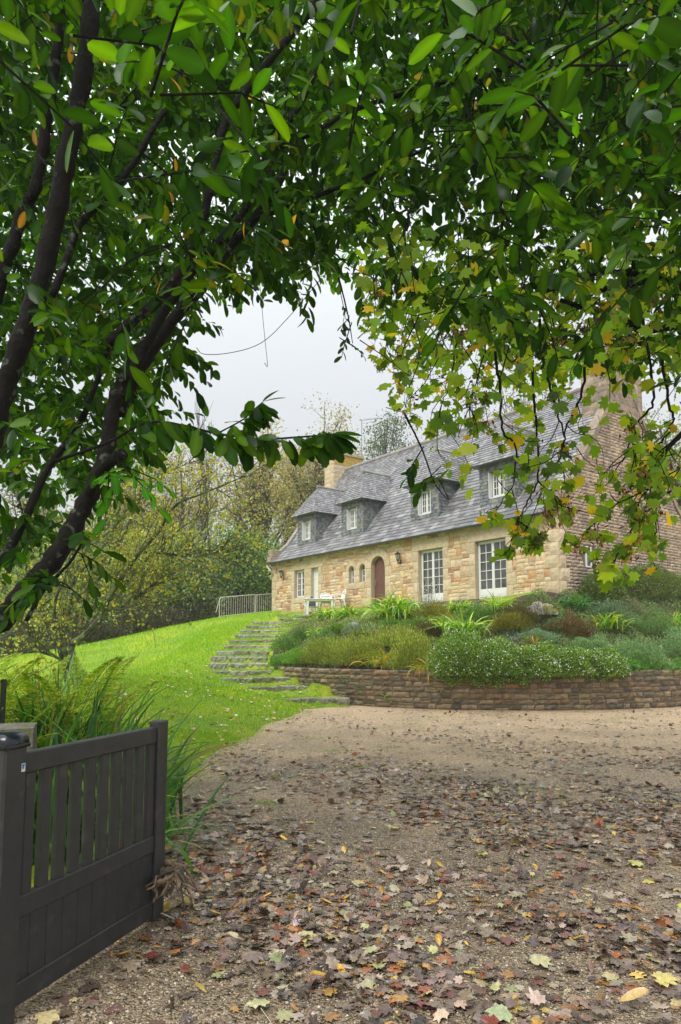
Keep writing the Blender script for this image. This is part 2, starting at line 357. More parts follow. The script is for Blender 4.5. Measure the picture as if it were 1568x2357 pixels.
for t, dz in ((0, 0), (3, 0.02), (6, 0), (9, 0), (12, .02), (15, .04), (LEN, .04)):
    for s in (-.1, -1.0):
        q = toW(t, s, 0); cp(q[0], q[1], ZB+dz-.05-(.06 if s < -.5 else 0))
for t in (2, 9, 16):
    q = toW(t, 5, 0); cp(q[0], q[1], 3.3); q = toW(t, 11, 0); cp(q[0], q[1], 3.4)
q = toW(-1.5, 4, 0); cp(q[0], q[1], 3.3); q = toW(-1.5, 8, 0); cp(q[0], q[1], 3.3)
for px, py, Y in ((0, 1526, 25), (90, 1508, 26.5), (176, 1493, 28), (279, 1470, 31), (370, 1449, 33), (460, 1432, 35), (545, 1420, 36.3), (500, 1424, 36)):
    q = at(px, py, Y); cp(*q)
for x, y, z in [(-15, 31, .9), (-13, 35, 1.3), (-11, 40, 1.9), (-8, 43, 2.4), (-5, 46, 3.0)]: cp(x, y, z)
ctrl = np.array(ctrl)
def tps_fit(P, lam=.02):
    X = P[:, :2]; n = len(P); d = np.linalg.norm(X[:, None]-X[None], axis=2); K = np.where(d > 0, d*d*np.log(d+1e-9), 0)+lam*np.eye(n)
    A = np.zeros((n+3, n+3)); A[:n, :n] = K; A[:n, n] = 1; A[:n, n+1:] = X; A[n, :n] = 1; A[n+1:, :n] = X.T
    b = np.zeros(n+3); b[:n] = P[:, 2]; return np.linalg.solve(A, b)
TW = tps_fit(ctrl)
def tps(x, y):
    x = np.atleast_1d(x).astype(float); y = np.atleast_1d(y).astype(float); out = np.full(x.shape, TW[-3])+TW[-2]*x+TW[-1]*y
    for (cx, cy, _), wt in zip(ctrl, TW[:-3]):
        d = np.hypot(x-cx, y-cy)+1e-9; out += wt*d*d*np.log(d)
    return out
BX_y = [-5, 2, 4, 6, 8, 10, 12, 14, 16, 17.6, 18.3]; BX_x = [-2.1, -2.0, -1.95, -1.9, -1.78, -1.9, -1.72, -1.42, -1.15, -.95, -.55]
WX = [-1.75, -1.35, -.9, -.3, .27, 1.1, 2.1, 3.4, 4.8, 6.9, 9.3, 13, 18, 26]; WY = [21.3, 20.75, 20.1, 19.6, 19.15, 18.45, 17.95, 17.5, 17.4, 17.75, 18.8, 21.6, 25.2, 31]
def smooth(x, a, b): t = np.clip((x-a)/(b-a), 0, 1); return t*t*(3-2*t)
_seed = rng.uniform(0, 6.28, (12, 3))
def wob(x, y, f=1.0):
    o = 0*x
    for k in range(6):
        a = _seed[k]; o = o+np.sin(x*f*(1+.7*k)*math.cos(a[0])+y*f*(1+.7*k)*math.sin(a[0])+a[1])/(1+k)
    return o/2
def border(x, y):    # > 0 on the lawn side (dl) and on the bed side (dw) of the gravel
    d1 = np.interp(y, BX_y, BX_x)-x+.12*wob(x, y, 2.2)
    d2 = .78*(y-(17.6+.79*(x+.95)))+.04*wob(x, y, 2.2)
    dl = np.where(x < .28, np.maximum(np.where(y > 18, -9, d1), d2), -5)
    dw = np.where(x < .22, -5, y-np.interp(x, WX, WY))
    return dl, dw
SY = np.array([(a[1]+b[1])/2 for a, b, z in steps]); SZ = np.array([z for a, b, z in steps])
def height(x, y):
    x = np.atleast_1d(x).astype(float); y = np.atleast_1d(y).astype(float)
    z = tps(x, y)
    # terraced treads on the garden stair
    for i in range(13):
        a, b, zz = steps[i]; a2 = steps[i+1][0]; b2 = steps[i+1][1]
        u = (x-a[0])/(b[0]-a[0]); yf = a[1]+(b[1]-a[1])*u; yn = a2[1]+(b2[1]-a2[1])*u
        inn = (y > yf+.04) & (y <= yn+.04) & (u > -.25) & (u < 1.2)
        fade = smooth(u, -.12, .02)*(1-smooth(u, 1.0, 1.12))
        nz = steps[i+1][2]; tr = zz-.012+(.18 if i < 3 else .22 if i < 6 else .38)*(nz-zz)*np.clip((y-yf)/(yn-yf), 0, 1)
        z = np.where(inn, z*(1-fade)+tr*fade, z)
    dl, dw = border(x, y)
    kl = smooth(dl, -.22, .25); inw = dw > -.03
    zz = np.where(inw, z, -.08+(z+.08)*kl)
    zz = zz+.012*wob(x, y, 3)*smooth(dl, .2, 1.0)
    return zz
def hz(x, y): return float(height(x, y)[0])
def in_bed(x, y):
    stair_r = np.interp(y, [b[1] for a, b, z in steps], [b[0] for a, b, z in steps])
    gx, gy = x-HX, y-HY
    s = gx*cs+gy*sn; t = -gx*sn+gy*cs
    dw = y-np.interp(x, WX, WY)
    top = -1.0-.35*np.sin(t*1.3)-1.3*smooth(t, 3.5, 9)-.8*smooth(t, 2.5, 0)*0
    top = np.where(t < .6, 7.5, top)
    return (dw > -.05) & (x > stair_r+.12) & (s < top) & (y > 17) & (y < 33)
xs = np.concatenate([np.arange(-120, -30, 10), np.arange(-30, -14, 1.0), np.arange(-14, -3, .25), np.arange(-3, 12, .11), np.arange(12, 20, .5), np.arange(20, 121, 10)])
ys = np.concatenate([np.arange(-20, 0, 2), np.arange(0, 17, .2), np.arange(17, 24, .11), np.arange(24, 46, .3), np.arange(46, 70, 2), np.arange(70, 260, 15)])
GX, GY = np.meshgrid(xs, ys); GZ = height(GX.ravel(), GY.ravel()).reshape(GX.shape)
nx, ny = len(xs), len(ys)
idx = np.arange(nx*ny).reshape(ny, nx)
quads = np.stack([idx[:-1, :-1], idx[:-1, 1:], idx[1:, 1:], idx[1:, :-1]], -1).reshape(-1, 4)
cxq = GX.ravel()[quads].mean(1); cyq = GY.ravel()[quads].mean(1); zq = GZ.ravel()[quads]
bed = in_bed(cxq, cyq)
hg = np.stack([GX.ravel(), GY.ravel(), GZ.ravel()], 1)
house_in = lambda x, y: ((((x-HX)*cs+(y-HY)*sn) > .3) & (((x-HX)*cs+(y-HY)*sn) < 8.7) & ((-(x-HX)*sn+(y-HY)*cs) > .3) & ((-(x-HX)*sn+(y-HY)*cs) < LEN-.3))
keep = (zq.min(1) > -.3) & ~house_in(cxq, cyq) & ~((zq.max(1) < -.07))
def sub(mask, name, m, kind='structure'):
    q = quads[mask]; u, inv = np.unique(q, return_inverse=True)
    o = tri_obj(name, hg[u], inv.reshape(-1, 4), (.5, .5, .5), m, smooth=True); tag(o, kind=kind); return o
sub(keep & ~bed, 'lawn', M['lawn']); sub(keep & bed, 'garden_bed_soil', M['soil'])
g = MB(); g.poly([(-120, -20, -.055), (120, -20, -.055), (120, 60, -.055), (-120, 60, -.055)])
tag(g.build('ground', M['soil']), kind='structure')
# gravel sheet with small undulation
gx = np.concatenate([np.arange(-4, 12, .12), np.arange(12, 40, 1.0)]); gy = np.concatenate([np.arange(-6, 1, .5), np.arange(1, 20, .12), np.arange(20, 30, .5)])
A, B = np.meshgrid(gx, gy); Zg = .006*wob(A, B, 4)+.01*wob(B, A, 1.1)
def gz(x, y): return .006*wob(x, y, 4)+.01*wob(y, x, 1.1)
ii = np.arange(A.size).reshape(A.shape); qq = np.stack([ii[:-1, :-1], ii[:-1, 1:], ii[1:, 1:], ii[1:, :-1]], -1).reshape(-1, 4)
tag(tri_obj('gravel_drive', np.stack([A.ravel(), B.ravel(), Zg.ravel()], 1), qq, (.5, .5, .5), M['gravel'], smooth=True), kind='structure')

# ------------------------------------------------------------------ stone steps
st = thing('garden_stairs', 'flight of rough stone slab steps curving up the lawn towards the house', 'stairs', (steps[0][0][0], steps[0][0][1], 0))
so_ = np.array(st.location)
def rough_slab(mb, a, b, z, depth, thick, col):
    n = 9; d = np.array([b[0]-a[0], b[1]-a[1]]); L = np.linalg.norm(d); d = d/L; p = np.array([-d[1], d[0]])
    rows = []
    prof = [(0, -thick), (-.015, -thick*.45), (0.0, -.02), (.03, 0), (depth*.6, .004), (depth, -.01), (depth, -thick)]
    R = [random.uniform(-1, 1) for _ in range((n+1)*len(prof))]
    for i in range(n+1):
        u = i/n*L; e = .03 if i in (0, n) else 0; row = []
        for j, (dy, dz) in enumerate(prof):
            r = R[i*len(prof)+j]; q = np.array([a[0], a[1]])+d*u+p*(dy+e+.022*r*(1 if j < 5 else .3))
            row.append(mb.vert((q[0], q[1], z+dz*(1-.4*(e > 0))+.012*r), col))
        rows.append(row)
    for i in range(n):
        for j in range(len(prof)-1): mb.face([rows[i][j], rows[i+1][j], rows[i+1][j+1], rows[i][j+1]])
    mb.face(rows[0]); mb.face(rows[-1][::-1])
for i, (a, b, z) in enumerate(steps):
    mb = MB(); k = 4 if i < 3 else random.choice((2, 3, 3)); k = 1 if i > 12 else k
    cut = [0]+sorted([(j+random.uniform(-.2, .2))/k for j in range(1, k)])+[1]
    for j in range(k):
        A0 = a+(b-a)*(cut[j]+.004); B0 = a+(b-a)*(cut[j+1]-.004); off = random.uniform(-.03, .03)
        A0 = A0+np.array([0, off, 0]); B0 = B0+np.array([0, off, 0])
        c = random.choice([(.24, .22, .18), (.30, .27, .225), (.19, .17, .14), (.27, .25, .22)])
        rough_slab(mb, A0, B0, z+.035+random.uniform(-.012, .012)+(.05 if i > 12 else 0), random.uniform(.26, .36), .24 if i < 13 else .12, c)
    mb.build('step', M['steps'], st, smooth=False, origin=so_)

# ------------------------------------------------------------------ retaining wall
def stone_block(mb, O, U, V, Nn, w, h, dep, col, bul=.02, jit=.012):
    """irregular block, outer face spanned by U (w) and V (h), sticking out along Nn"""
    nu, nv = 4, 3; g = []
    for j in range(nv+1):
        for i in range(nu+1):
            u, v = i/nu, j/nv; e = min(u, 1-u)*w; f = min(v, 1-v)*h
            edge = min(e, f*1.0); out = bul*(1-math.exp(-edge/.018))
            q = O+U*(u*w)+V*(v*h)+Nn*(out+random.uniform(-jit, jit)*.5)
            if i in (0, nu) or j in (0, nv): q = q+U*random.uniform(-jit, jit)*.4+V*random.uniform(-jit, jit)*.4
            g.append(mb.vert(q, col))
    W1 = nu+1
    for j in range(nv):
        for i in range(nu): mb.face([g[j*W1+i], g[j*W1+i+1], g[(j+1)*W1+i+1], g[(j+1)*W1+i]])
    ring = [g[i] for i in range(nu+1)]+[g[j*W1+nu] for j in range(1, nv+1)]+[g[nv*W1+i] for i in range(nu-1, -1, -1)]+[g[j*W1] for j in range(nv-1, 0, -1)]
    back = [mb.vert(np.array(mb.v[q])-Nn*dep, col) for q in ring]; n = len(ring)
    for k in range(n): mb.face([ring[(k+1) % n], ring[k], back[k], back[(k+1) % n]])
wl = catmull([(x, y, 0) for x, y in zip(WX[:-1], WY[:-1])], 8); wl = np.array(wl); seg = np.linalg.norm(np.diff(wl, axis=0), axis=1); cum = np.concatenate([[0], np.cumsum(seg)])
def wpt(u): return np.array([np.interp(u, cum, wl[:, 0]), np.interp(u, cum, wl[:, 1]), 0])
WALLTOP = .99
rw = thing('retaining_wall', 'low curved wall of brown rough stone holding up the flower bed', 'wall', (4.8, 17.4, 0))
ro = np.array(rw.location); mb = MB(); bk = MB()
us = np.linspace(0, cum[-1], 140)
prev = None
for u in us:
    p = wpt(u); q = wpt(min(u+.05, cum[-1])); q0 = wpt(max(u-.05, 0)); d = unit(q-q0); nn = np.array([d[1], -d[0], 0])
    cr = [p-nn*.17, p+nn*.145]
    cur = (cr[0]+[0, 0, -.05], cr[0]+[0, 0, WALLTOP-.03], cr[1]+[0, 0, WALLTOP-.03], cr[1]+[0, 0, -.05])
    if prev is not None:
        for k in range(3): bk.poly([prev[k], cur[k], cur[k+1], prev[k+1]])
    prev = cur
hs_ = [.15, .13, .15, .13, .14, .13, .16]
z0 = 0.0
RC = [(.21, .155, .090), (.26, .195, .115), (.16, .125, .08), (.32, .245, .155), (.15, .125, .09), (.26, .165, .085), (.23, .19, .13), (.30, .23, .13)]
for r, hh in enumerate(hs_):
    u = random.uniform(-.2, 0)
    while u < cum[-1]-.3:
        wd = random.uniform(.17, .44)*(1.25 if r == 6 else 1); 
        a = wpt(max(u, 0)); b = wpt(u+wd-.012); d = unit(b-a); nn = np.array([d[1], -d[0], 0]); L = np.linalg.norm(b-a)
        if L > .05:
            h2 = hh-.014; kk = random.uniform(.85, 1.2); split = random.random() < .18
            if split:
                stone_block(mb, a+nn*.15+[0, 0, z0], d, np.array([0, 0, 1.]), nn, L, h2*.46, .06, random.choice(RC), .018)
                stone_block(mb, a+nn*.15+[0, 0, z0+h2*.53], d, np.array([0, 0, 1.]), nn, L, h2*.47, .06, random.choice(RC), .018)
            else: stone_block(mb, a+nn*(.15+random.uniform(-.012, .012))+[0, 0, z0+random.uniform(-.004, .004)], d, np.array([0, 0, 1.]), nn, L, h2*random.uniform(.9, 1), .08, tuple(v*kk for v in random.choice(RC)), .036, .022)
        u += wd
    z0 += hh
bk.build('wall_core', M['gmortar'], rw, origin=ro); mb.build('stonework', M['rwall'], rw, origin=ro)

# ------------------------------------------------------------------ the house
house = thing('stone_cottage', 'long stone cottage with slate roof, four dormers and an arched brown door', 'house', (HX, HY, ZB), PHI-math.pi/2)
def zl(z): return z-ZB
FC = [tuple(min(.8, v*1.17) for v in c) for c in [(.56, .41, .24), (.62, .47, .29), (.50, .35, .20), (.56, .36, .20), (.52, .30, .14), (.64, .52, .35), (.48, .37, .25), (.38, .22, .14), (.60, .44, .30), (.66, .50, .31)]]
DC = [(.62, .49, .32), (.67, .53, .36), (.58, .45, .29)]
GC = [(.42, .32, .23), (.48, .37, .27), (.35, .27, .20), (.52, .40, .28), (.40, .31, .24), (.46, .33, .22), (.55, .43, .31)]
ROWH = .1465; NR = 20; TOPZ = NR*ROWH      # wall height in courses (local z)
X1, Y1, Z1 = np.array([1., 0, 0]), np.array([0, 1., 0]), np.array([0, 0, 1.])
cell = .05; NCX = int(LEN/cell); occ = np.zeros((NR, NCX), bool)
def claim(t0, t1, z0, z1):
    r0 = max(0, int(round(z0/ROWH))); r1 = int(round(z1/ROWH)); occ[r0:r1, max(0, int(round(t0/cell))):int(round(t1/cell))] = True
core = MB(); dress = MB(); stone = MB(); dressed = []
def newdress():
    global dress
    dressed.append(dress); dress = MB()
def fblock(mb, t0, t1, z0, z1, col, prot=.012, dep=.06, bul=.014, gap=.006, jit=.004):
    # front-facing block: x runs -t
    stone_block(mb, np.array([-t1+gap, -prot, z0+gap]), X1, Z1, -Y1, (t1-t0)-2*gap, (z1-z0)-2*gap, dep+prot, col, bul, jit)
def opening(ta, tb, z0, z1, lint=3, deps=.22, sill=False, left=(.30, .44), right=(.30, .44)):
    r0 = int(round(z0/ROWH)); r1 = int(round(z1/ROWH)); k = 0; r = r0
    if sill:
        fblock(dress, ta-.22, tb+.25, (r0-2)*ROWH, r0*ROWH, DC[0], .03, deps); claim(ta-.22, tb+.25, (r0-2)*ROWH, r0*ROWH)
    while r < r1:
        rr = min(r+3, r1)
        if r1-rr == 1: rr = r1
        for side, ws in ((0, right), (1, left)):
            wd = ws[(k+side) % 2]
            a, b = (ta-wd, ta) if side == 0 else (tb, tb+wd)
            if ws[0] > 0: fblock(dress, a, b, r*ROWH, rr*ROWH, random.choice(DC), .02, deps); claim(a, b, r*ROWH, rr*ROWH)
        r = rr; k += 1
    claim(ta, tb, z0, z1)
    if lint:
        fblock(dress, ta-.36, tb+.36, r1*ROWH, (r1+lint)*ROWH, random.choice(DC), .022, deps); claim(ta-.36, tb+.36, r1*ROWH, (r1+lint)*ROWH)
    holes.append((ta, tb, r0*ROWH, r1*ROWH))
holes = []
HD = 15*ROWH
fdR = (hit_front(1165, 1320)[0]-.02, hit_front(1095, 1320)[0]); fdL = (hit_front(1019.5, 1330)[0]-.02, hit_front(964, 1330)[0])
wdoor = (hit_front(733, 1340)[0], hit_front(717, 1340)[0]+.02); lwin = (hit_front(701, 1340)[0], hit_front(678, 1340)[0])
adoor = (hit_front(887, 1340)[0], hit_front(855, 1340)[0]); 
sw1 = (hit_front(842, 1330)[0], hit_front(828, 1330)[0]); sw2 = (hit_front(816, 1330)[0], hit_front(803.5, 1330)[0])
opening(*fdR, 0, HD); newdress(); opening(*fdL, 0, HD); newdress()
mid = wdoor[1], lwin[0]
opening(wdoor[0], wdoor[1], 0, HD, lint=0, left=(0, 0)); opening(lwin[0], lwin[1], 5*ROWH, HD, lint=0, sill=True, right=(0, 0), left=(.34, .26))
for k in range(5):
    fblock(dress, mid[0], mid[1], k*3*ROWH, (k+1)*3*ROWH, random.choice(DC), .02, .22)
claim(mid[0], mid[1], 0, HD)
fblock(dress, wdoor[0]-.38, mid[0]+.1, HD, HD+3*ROWH, DC[1], .022, .22); fblock(dress, mid[0]+.1, lwin[1]+.3, HD, HD+3*ROWH, DC[2], .022, .22)
claim(wdoor[0]-.38, lwin[1]+.3, HD, HD+3*ROWH)
newdress()
# arched openings
def arch(ta, tb, zs, ro, n, tcol=None, deps=.22, prot=.026, pitch=1.06):
    tc_ = (ta+tb)/2; r = (tb-ta)/2
    for k in range(n):
        a0, a1 = math.pi*k/n+.012, math.pi*(k+1)/n-.012; col = random.choice(DC); pts = []
        m = 5
        for j in range(m+1):
            a = a0+(a1-a0)*j/m; pts.append((math.cos(a), math.sin(a)))
        F_ = [(-tc_+r*c, zs+r*pitch*s) for c, s in pts]+[(-tc_+ro*c, zs+ro*pitch*s) for c, s in pts[::-1]]
        f = [dress.vert((x, -prot, z), col) for x, z in F_]; b = [dress.vert((x, deps, z), col) for x, z in F_]
        dress.face(f[::-1])
        for q in range(len(f)): dress.face([f[q], f[(q+1) % len(f)], b[(q+1) % len(f)], b[q]])
    r0 = int(zs/ROWH)
    for rr in range(r0, NR):
        for c in range(NCX):
            if math.hypot(c*cell+.025-tc_, (rr*ROWH+.07-zs)/pitch) < ro+.03: occ[rr, c] = True
SPR = 12*ROWH
for k in range(4):
    for (a, b) in ((adoor[0]-(.34, .46)[k % 2], adoor[0]), (adoor[1], sw1[0])):
        if b == sw1[0] and k < 3 and k < 2: b = adoor[1]+(.46, .34)[k % 2]
        fblock(dress, a, b, k*3*ROWH, (k+1)*3*ROWH, random.choice(DC), .02, .22); claim(a, b, k*3*ROWH, (k+1)*3*ROWH)
claim(adoor[0], adoor[1], 0, SPR); holes.append((adoor[0], adoor[1], 0, SPR+(adoor[1]-adoor[0])/2*1.06))
arch(adoor[0], adoor[1], SPR, (adoor[1]-adoor[0])/2+.34, 7, prot=.034)
SW0, SWS = 8*ROWH, 12*ROWH
for a, b in (sw1, sw2):
    claim(a, b, SW0, SWS); holes.append((a, b, SW0, SWS+(b-a)/2*1.15))
    arch(a, b, SWS, (b-a)/2+.22, 3, prot=.028 if a == sw1[0] else .024, pitch=1.15)
for a, b in ((sw1[1], sw2[0]), (sw2[1], sw2[1]+.3)):
    for k in range(2): fblock(dress, a, b, SW0+k*2*ROWH, SW0+(k+1)*2*ROWH, random.choice(DC), .02, .22)
    claim(a, b, SW0, SWS)
fblock(dress, adoor[1]+.47, (sw1[1]+sw2[0])/2, SW0-2*ROWH, SW0, DC[0], .03, .22); fblock(dress, (sw1[1]+sw2[0])/2, sw2[1]+.3, SW0-2*ROWH, SW0, DC[2], .03, .22)
claim(adoor[1]+.47, sw2[1]+.3, SW0-2*ROWH, SW0)
newdress()
# corner quoins
for k in range(6):
    wq = (.55, .36)[k % 2]; a, b = 3*k*ROWH, min(3*(k+1), NR)*ROWH
    fblock(dress, .0, wq, a, b, random.choice(DC), .03, .1, .03, jit=.012); claim(0, wq, a, b)
    stone_block(dress, np.array([.026, .0, a+.006]), Y1, Z1, X1, (.36, .55)[k % 2], b-a-.012, .09, random.choice(DC), .03, .012)
    claim(LEN-wq, LEN, a, b)
newdress()
for k in range(6):
    wq = (.55, .36)[k % 2]; fblock(dress, LEN-wq, LEN, 3*k*ROWH, min(3*(k+1), NR)*ROWH, random.choice(DC), .02, .1)
newdress()
# rubble coursing
for r in range(NR):
    c = 0
    while c < NCX:
        if occ[r, c]: c += 1; continue
        free = 0
        while c+free < NCX and not occ[r, c+free] and free < 14: free += 1
        wd = min(free, random.randint(4, 11))
        if free-wd in (1, 2): wd = free if free <= 12 else wd-2
        hgt = 2 if (random.random() < .22 and wd < 9 and r+1 < NR and not occ[r+1, c:c+wd].any()) else 1
        occ[r:r+hgt, c:c+wd] = True
        t0, t1, z0, z1 = c*cell, (c+wd)*cell, r*ROWH, (r+hgt)*ROWH
        if hgt == 1 and random.random() < .22:
            zm = z0+(z1-z0)*random.choice((.45, .5, .55))
            fblock(stone, t0, t1, z0, zm, random.choice(FC), random.uniform(0, .012), .03, .012, .007); fblock(stone, t0, t1, zm, z1, random.choice(FC), random.uniform(0, .012), .03, .012, .007)
        else: fblock(stone, t0, t1, z0, z1, random.choice(FC), random.uniform(0, .014), .03, .014, .007)
        c += wd
# mortar core with the openings left out
hs = sorted(holes); t = 0
edges = sorted(set([0, LEN]+[h[0] for h in hs]+[h[1] for h in hs]))
for a, b in zip(edges[:-1], edges[1:]):
    m_ = (a+b)/2; h = [q for q in hs if q[0] < m_ < q[1]]
    if not h: core.box(-b, -a, .012, .32, 0, TOPZ)
    else:
        h = h[0]
        if h[2] > 0: core.box(-b, -a, .012, .32, 0, h[2])
        if h[3] < TOPZ: core.box(-b, -a, .012, .32, h[3], TOPZ)
# other walls
ER = lambda z: 0
rs = [(-.28, zl(ZE)-.02), (.95, zl(7.28)), (HW, zl(ZR)), (2*HW-.95, zl(7.28)), (2*HW+.28, zl(ZE)-.02)]
def gable_core(x0, x1):
    pr = [(.33, 0), (2*HW, 0), (2*HW, TOPZ), (2*HW-.95, rs[3][1]), (HW, rs[2][1]), (.95, rs[1][1]), (.33, TOPZ+.3)]
    a = [core.vert((x0, y, z)) for y, z in pr]; b = [core.vert((x1, y, z)) for y, z in pr]
    core.face(a[::-1]); core.face(b)
    for k in range(len(pr)): core.face([a[k], a[(k+1) % len(pr)], b[(k+1) % len(pr)], b[k]])
core2 = core; core = MB(); gable_core(-.3, -.01); gable_core(-LEN+.01, -LEN+.3)
core.box(-LEN+.31, -.31, 2*HW-.3, 2*HW, 0, TOPZ)
core.build('gable_core', M['gmortar'], house); core2.build('front_wall_core', M['mortar'], house)
gb = MB()
def zroof(s): s = min(s, 2*HW-s); return float(np.interp(s, [-.28, .95, HW], [rs[0][1], rs[1][1], rs[2][1]]))
def yroof(z): return float(np.interp(z, [rs[0][1], rs[1][1], rs[2][1]], [-.28, .95, HW]))
gs0, gz1 = hit_gable(1346, 1257); gz0 = gz1-.75
gw = (gs0, gs0+.34, zl(gz0), zl(gz1))
z = 0
while z < rs[2][1]-.1:
    h = random.choice((.105, .12, .12, .135)); 
    ylo = 0.0 if z < TOPZ else yroof(z+h)+.05; yhi = 2*HW if z < TOPZ else 2*HW-yroof(z+h)-.05
    if z < TOPZ-.05: ylo = (.36, .55)[int(z/ROWH/3) % 2]
    y = ylo
    while y < yhi-.05:
        wd = random.uniform(.18, .46); 
        if yhi-y-wd < .15: wd = yhi-y
        if not (y < gw[1] and y+wd > gw[0] and z < gw[3] and z+h > gw[2]):
            stone_block(gb, np.array([.0+random.uniform(0, .014), y+.006, z+.007]), Y1, Z1, X1, wd-.012, h-.016, .03, random.choice(GC), .03, .012)
        y += wd
    z += h
gb.build('gable_stonework', M['gstone'], house)
stone.build('front_stonework', M['stone'], house); 
for q, nm in zip(dressed, ('stone_surround', 'stone_surround', 'stone_surround', 'arch_surround', 'corner_stones', 'corner_stones')): q.build(nm, M['stone'], house)
# gable arrow window
wn = MB(); wn.box(.0, .02, gw[0], gw[1], gw[2], gw[3]); go = wn.build('gable_window', M['glass'], house)
wn = MB(); 
for (a, b, c, d) in ((gw[0], gw[0]+.05, gw[2], gw[3]), (gw[1]-.05, gw[1], gw[2], gw[3]), (gw[0]+.05, gw[1]-.05, gw[2], gw[2]+.05), (gw[0]+.05, gw[1]-.05, gw[3]-.05, gw[3])): wn.box(-.01, .05, a, b, c, d)
wn.build('frame', M['white'], go)
# coping stones on the gables, with kneelers
for x0, x1 in ((-.32, .06), (-LEN-.06, -LEN+.30)):
    cpn = MB()
    for sgn in (0, 1):
        P_ = [(-.30, rs[0][1]+.05), (.95, rs[1][1]+.03), (HW, rs[2][1]+.05)]
        pts = []
        for a, b in zip(P_[:-1], P_[1:]):
            L = math.hypot(b[0]-a[0], b[1]-a[1]); n = max(1, int(L/.62))
            for k in range(n): pts.append(((a[0]+(b[0]-a[0])*k/n, a[1]+(b[1]-a[1])*k/n), (a[0]+(b[0]-a[0])*(k+1)/n, a[1]+(b[1]-a[1])*(k+1)/n)))
        for (a, b) in pts:
            dx, dz = b[0]-a[0], b[1]-a[1]; L = math.hypot(dx, dz); nx_, nz_ = -dz/L, dx/L; th_ = (.13 if x0 > -1 else .06)+random.uniform(-.012, .02)
            q = [(a[0]+dx*.01, a[1]+dz*.01), (b[0]-dx*.01, b[1]-dz*.01)]
            lo = [(q[0][0]-nx_*.05, q[0][1]-nz_*.05), (q[1][0]-nx_*.05, q[1][1]-nz_*.05)]; hi = [(q[1][0]+nx_*th_, q[1][1]+nz_*th_), (q[0][0]+nx_*th_, q[0][1]+nz_*th_)]
            loop = lo+hi
            if sgn: loop = [(2*HW-y, z) for y, z in loop][::-1]
            c = tuple(v*.72 for v in random.choice(GC[:4])) if x0 > -1 else random.choice([(.27, .25, .21), (.33, .30, .25)])
            A_ = [cpn.vert((x0+random.uniform(-.01, .01), y, z), c) for y, z in loop]; B_ = [cpn.vert((x1+random.uniform(-.01, .01), y, z), c) for y, z in loop]
            cpn.face(A_[::-1]); cpn.face(B_)
            for k in range(4): cpn.face([A_[k], A_[(k+1) % 4], B_[(k+1) % 4], B_[k]])
    for zz, hh, pr in ((TOPZ-.12, .3, .34), (TOPZ+.19, .42, .22)):
        cpn.bbox(x0-.02, x1+.03, -pr, .45, zz, zz+hh, .03, (.38, .29, .20))
    cpn.build('gable_coping', M['gstone'], house)
# slates
SC = [(.19, .185, .19), (.235, .23, .232), (.14, .135, .145), (.25, .245, .245), (.19, .17, .178), (.31, .30, .295), (.16, .165, .165)]
def slates(mb, O, U, V, Nn, vmax, rowh, inter, wmin=.16, wmax=.30, cols=SC, lift=.026):
    v = 0
    while v < vmax-.02:
        h = rowh(v); h = min(h, vmax-v) if vmax-v < h*1.4 else h
        for (a, b) in inter(v+h*.5):
            u = a-random.uniform(0, wmin)
            while u < b:
                wd = random.uniform(wmin, wmax)*(h/.2)**.5; p, q = max(u, a), min(u+wd-.006, b)
                if q-p > .03:
                    c = random.choice(cols); k = random.uniform(.85, 1.15); c = (c[0]*k, c[1]*k, c[2]*k); j = random.uniform(-.012, .012); j2 = random.uniform(-.003, .006)
                    l1 = lift+j2; v1 = min(v+h*1.25, vmax+.02)
                    P = [O+U*p+V*(v+j)+Nn*l1, O+U*q+V*(v+j*.5)+Nn*(l1+random.uniform(-.002, .003)), O+U*q+V*v1+Nn*.003, O+U*p+V*v1+Nn*.003]
                    B0 = O+U*p+V*(v+j)-Nn*.002; B1 = O+U*q+V*(v+j*.5)-Nn*.002
                    i = [mb.vert(z_, c) for z_ in P+[B0, B1]]
                    mb.face([i[0], i[1], i[2], i[3]]); mb.face([i[4], i[5], i[1], i[0]]); mb.face([i[5], i[2], i[1]]); mb.face([i[4], i[0], i[3]])
                u += wd
        v += h
rf = MB(); rl = MB(); rl.col = (.12, .12, .13)
xa, xb = -LEN+.28, -.30
def plane(a, b): # a=(y,z) lower, b upper
    V = np.array([0, b[0]-a[0], b[1]-a[1]]); L = np.linalg.norm(V); V = V/L; return V, np.cross(X1, V), L
V, Nn, L1_ = plane(rs[0], rs[1]); slates(rf, np.array([0, *rs[0]]), X1, V, Nn, L1_, lambda v: .27-.02*v, lambda v: [(xa, xb)], .2, .36)
V, Nn, L2_ = plane(rs[1], rs[2]); slates(rf, np.array([0, *rs[1]]), X1, V, Nn, L2_, lambda v: .235-.018*v, lambda v: [(xa, xb)], .16, .28)
for a, b in zip(rs[:-1], rs[1:]): rl.poly([(xa, a[0], a[1]-.015), (xb, a[0], a[1]-.015), (xb, b[0], b[1]-.015), (xa, b[0], b[1]-.015)])
rl.build('roof_boarding', M['slate'], house)
roof = rf.build('slate_roof', M['slate'], house)
rt = MB()
def ridge(mb, a, b, r=.11, ln=.42, col=(.33, .31, .27)):
    a, b = np.array(a, float), np.array(b, float); L = np.linalg.norm(b-a); n = max(2, int(L/ln)); d = (b-a)/n
    for k in range(n):
        p = a+d*k; c = tuple(x*random.uniform(.85, 1.15) for x in col)
        mb.tube([p-d*.06, p, p+d*.12, p+d*1.0], [r*1.12, r*1.16, r*1.02, r*.92], 9, c)
ridge(rt, (xa, HW, rs[2][1]+.0), (xb, HW, rs[2][1]+.0)); rt.build('ridge_tiles', M['gstone'], roof)
